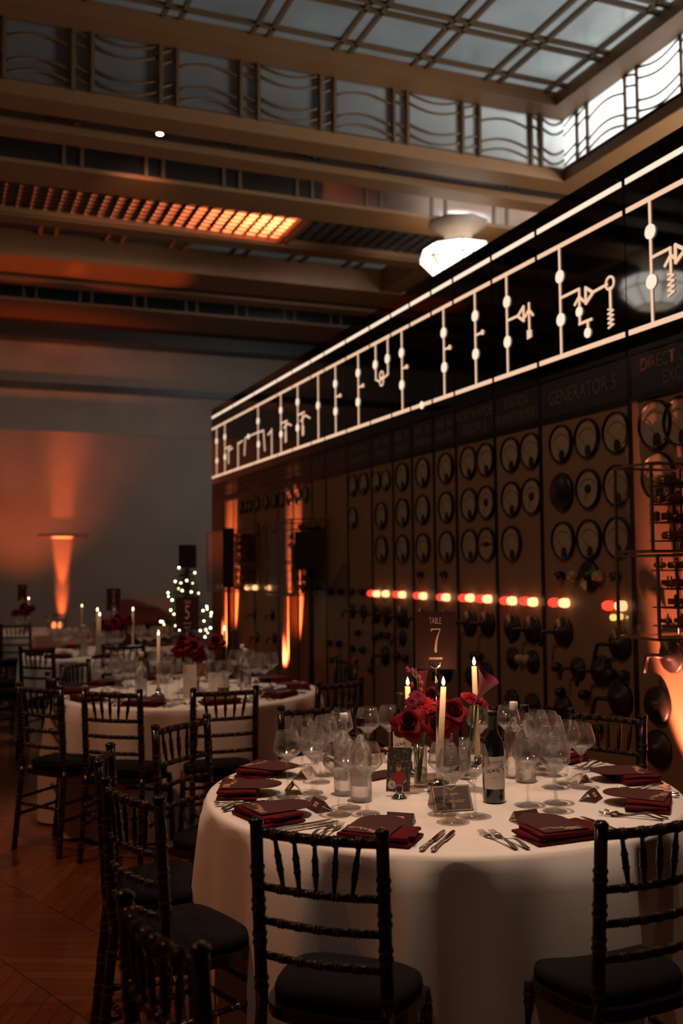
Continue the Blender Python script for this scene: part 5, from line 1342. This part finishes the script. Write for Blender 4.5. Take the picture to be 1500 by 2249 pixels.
fig.prism([(0.018, -0.042), (0.026, -0.032), (0.029, -0.036), (0.021, -0.048)], 0.0, 0.0003, SKIN, X); fig.prism([(-0.034, -0.050), (-0.031, -0.030), (-0.026, -0.031), (-0.028, -0.050)], 0.0, 0.0003, SKIN, X)
fig.prism(ell(-0.001, 0.006, 0.0095, 0.012), 0, 0.0003, SKIN, X)
fig.prism(ell(-0.001, 0.014, 0.0105, 0.0065), 0.0003, 0.0004, mat('print_hair', (0.20, 0.07, 0.03), 0.5), X)
fig.prism(ell(-0.023, -0.052, 0.014, 0.015), 0.0003, 0.0004, LABEL, X)
fig.prism([(-0.022, -0.052), (-0.016, -0.056), (-0.018, -0.058), (-0.026, -0.052), (-0.022, -0.046), (-0.020, -0.047)], 0.0004, 0.0005, INKB, X)
for xx in (-0.0045, 0.003): fig.prism(ell(xx, 0.0065, 0.0009, 0.0009, 8), 0.0004, 0.0005, INKB, X)
fig.obj('printed_figure', pr)
p = ground(1000, 1783, TH)
gc_ = thing('gold_edged_card', 'grey-brown folded card with gold border and tiny gold writing, before the candles', 'card', (p.x, p.y+0.02, TH+0.002), camang(p.x, p.y)+0.28)
w_, h_, a = 0.128, 0.088, R(56)
GREYC = mat('grey_brown_card', (0.075, 0.048, 0.042), 0.5)
mb = MB().add([(-w_/2, -h_*cos(a)*.5, 0), (w_/2, -h_*cos(a)*.5, 0), (w_/2, h_*cos(a)*.5, h_*sin(a)), (-w_/2, h_*cos(a)*.5, h_*sin(a))], [(0, 1, 2, 3)], GREYC)
mb.add([(-w_/2, h_*cos(a)*1.5, 0), (w_/2, h_*cos(a)*1.5, 0), (w_/2, h_*cos(a)*.5+.001, h_*sin(a)), (-w_/2, h_*cos(a)*.5+.001, h_*sin(a))], [(3, 2, 1, 0)], CARDW)
mb.obj('folded_card', gc_)
X = XF(0, 0, h_*sin(a)/2+0.0008, (1, 0, 0), (0, cos(a), sin(a)))
b = MB(); W2, H2 = w_/2-.004, h_/2-.004; t_ = 0.003
for (x0, y0, x1, y1) in ((-W2, -H2, W2, -H2), (-W2, -H2, -W2, H2), (W2, -H2, W2, H2), (-W2, H2, -0.022, H2), (0.022, H2, W2, H2), (-0.022, H2, 0, H2-.012), (0, H2-.012, 0.022, H2)):
    dd = Vector((x1-x0, y1-y0)); n_ = Vector((-dd.y, dd.x)).normalized()*t_/2
    b.prism([(x0-n_.x, y0-n_.y), (x1-n_.x, y1-n_.y), (x1+n_.x, y1+n_.y), (x0+n_.x, y0+n_.y)], 0, 0.0004, GOLD, X)
b.obj('gold_border', gc_)
b = MB(); rn = random.Random(2)
for (yy, n_, sz, hh) in ((0.014, 11, 0.0026, 0.0048), (0.009, 4, 0.002, 0.002), (-0.008, 26, 0.0022, 0.0026), (-0.013, 22, 0.0022, 0.0026)):
    for k in range(n_):
        if rn.random() < 0.12: continue
        b.box(((k-(n_-1)/2)*sz*1.5, yy, 0), (sz, hh, 0.0004), GOLD, X)
b.box((0, -0.026, 0), (0.009, 0.009, 0.0004), GOLD, X); b.box((0, -0.026, 0.0003), (0.005, 0.004, 0.0004), GREYC, X)
b.obj('gold_print', gc_)
# standing white menu cards on the second and third tables, stacked papers
for (px, py, zd, lab) in ((417, 1478, 6.1, 'pale standing card on the second table left of its bottles'), (467, 1490, 6.3, 'small pale standing card right of the taller card on the second table'), (221, 1410, 8.9, 'pale standing card on the third table under the candle pair'), (184, 1415, 9.1, 'smaller pale standing card on the third table beside the taller one')):
    q = deep(px, py, zd); hh = 0.20 if px in (417, 221) else 0.13
    o = MB().box((0, 0, hh/2), (hh*0.42, 0.004, hh), CARDW).obj('standing_card', None, loc=(q.x, q.y, TH+0.002)); o.rotation_euler = (0, 0, -yaw)
    tag(o, lab, 'card', 'pale standing cards')
p = deep(832, 1690, 3.75)
o = MB().box((0, 0, 0.004), (0.15, 0.10, 0.006), CARD).obj('card_pile', None, loc=(p.x, p.y, TH+0.003)); o.rotation_euler = (0, 0, 0.3); tag(o, 'dark flat card lying behind the photo print', 'card')
p = deep(985, 1640, 3.85)
o = MB().box((0, 0, 0.0), (0.08, 0.002, 0.20), CARD).obj('upright_card', None, loc=(p.x, p.y, TH+0.102)); o.rotation_euler = (0, 0, -yaw-0.3); tag(o, 'tall dark card with gold lettering standing behind the front candle', 'card')
lettering('MENU & WINE', 0.022, XF(0.012, -0.0015, 0.0, (0, 0, 1), (-1, 0, 0)), INK, o, 0.9, 0.0002)
# glass cube lantern glowing at the farthest table
p = deep(125, 1375, 13.3)
r = thing('table_lantern', 'small dark lantern with two orange glowing sides at the foot of the wall glow', 'lantern', (p.x, p.y, TH+0.002), -yaw)
mb = MB()
for x in (-0.09, 0.09):
    for y in (-0.09, 0.09): mb.box((x, y, 0.09), (0.012, 0.012, 0.18), BLACK)
mb.box((0, 0, 0.005), (0.2, 0.2, 0.01), BLACK).box((0, 0, 0.185), (0.2, 0.2, 0.012), BLACK); mb.obj('frame', r)
for x in (-0.04, 0.045): MB().lathe([(0.0, 0.01), (0.028, 0.012), (0.032, 0.06), (0.02, 0.09), (0, 0.095)], 12, glow('lantern_glow', (1, 0.25, 0.08), 1.6), Matrix.Translation((x, 0, 0))).obj('glowing_cup', r)
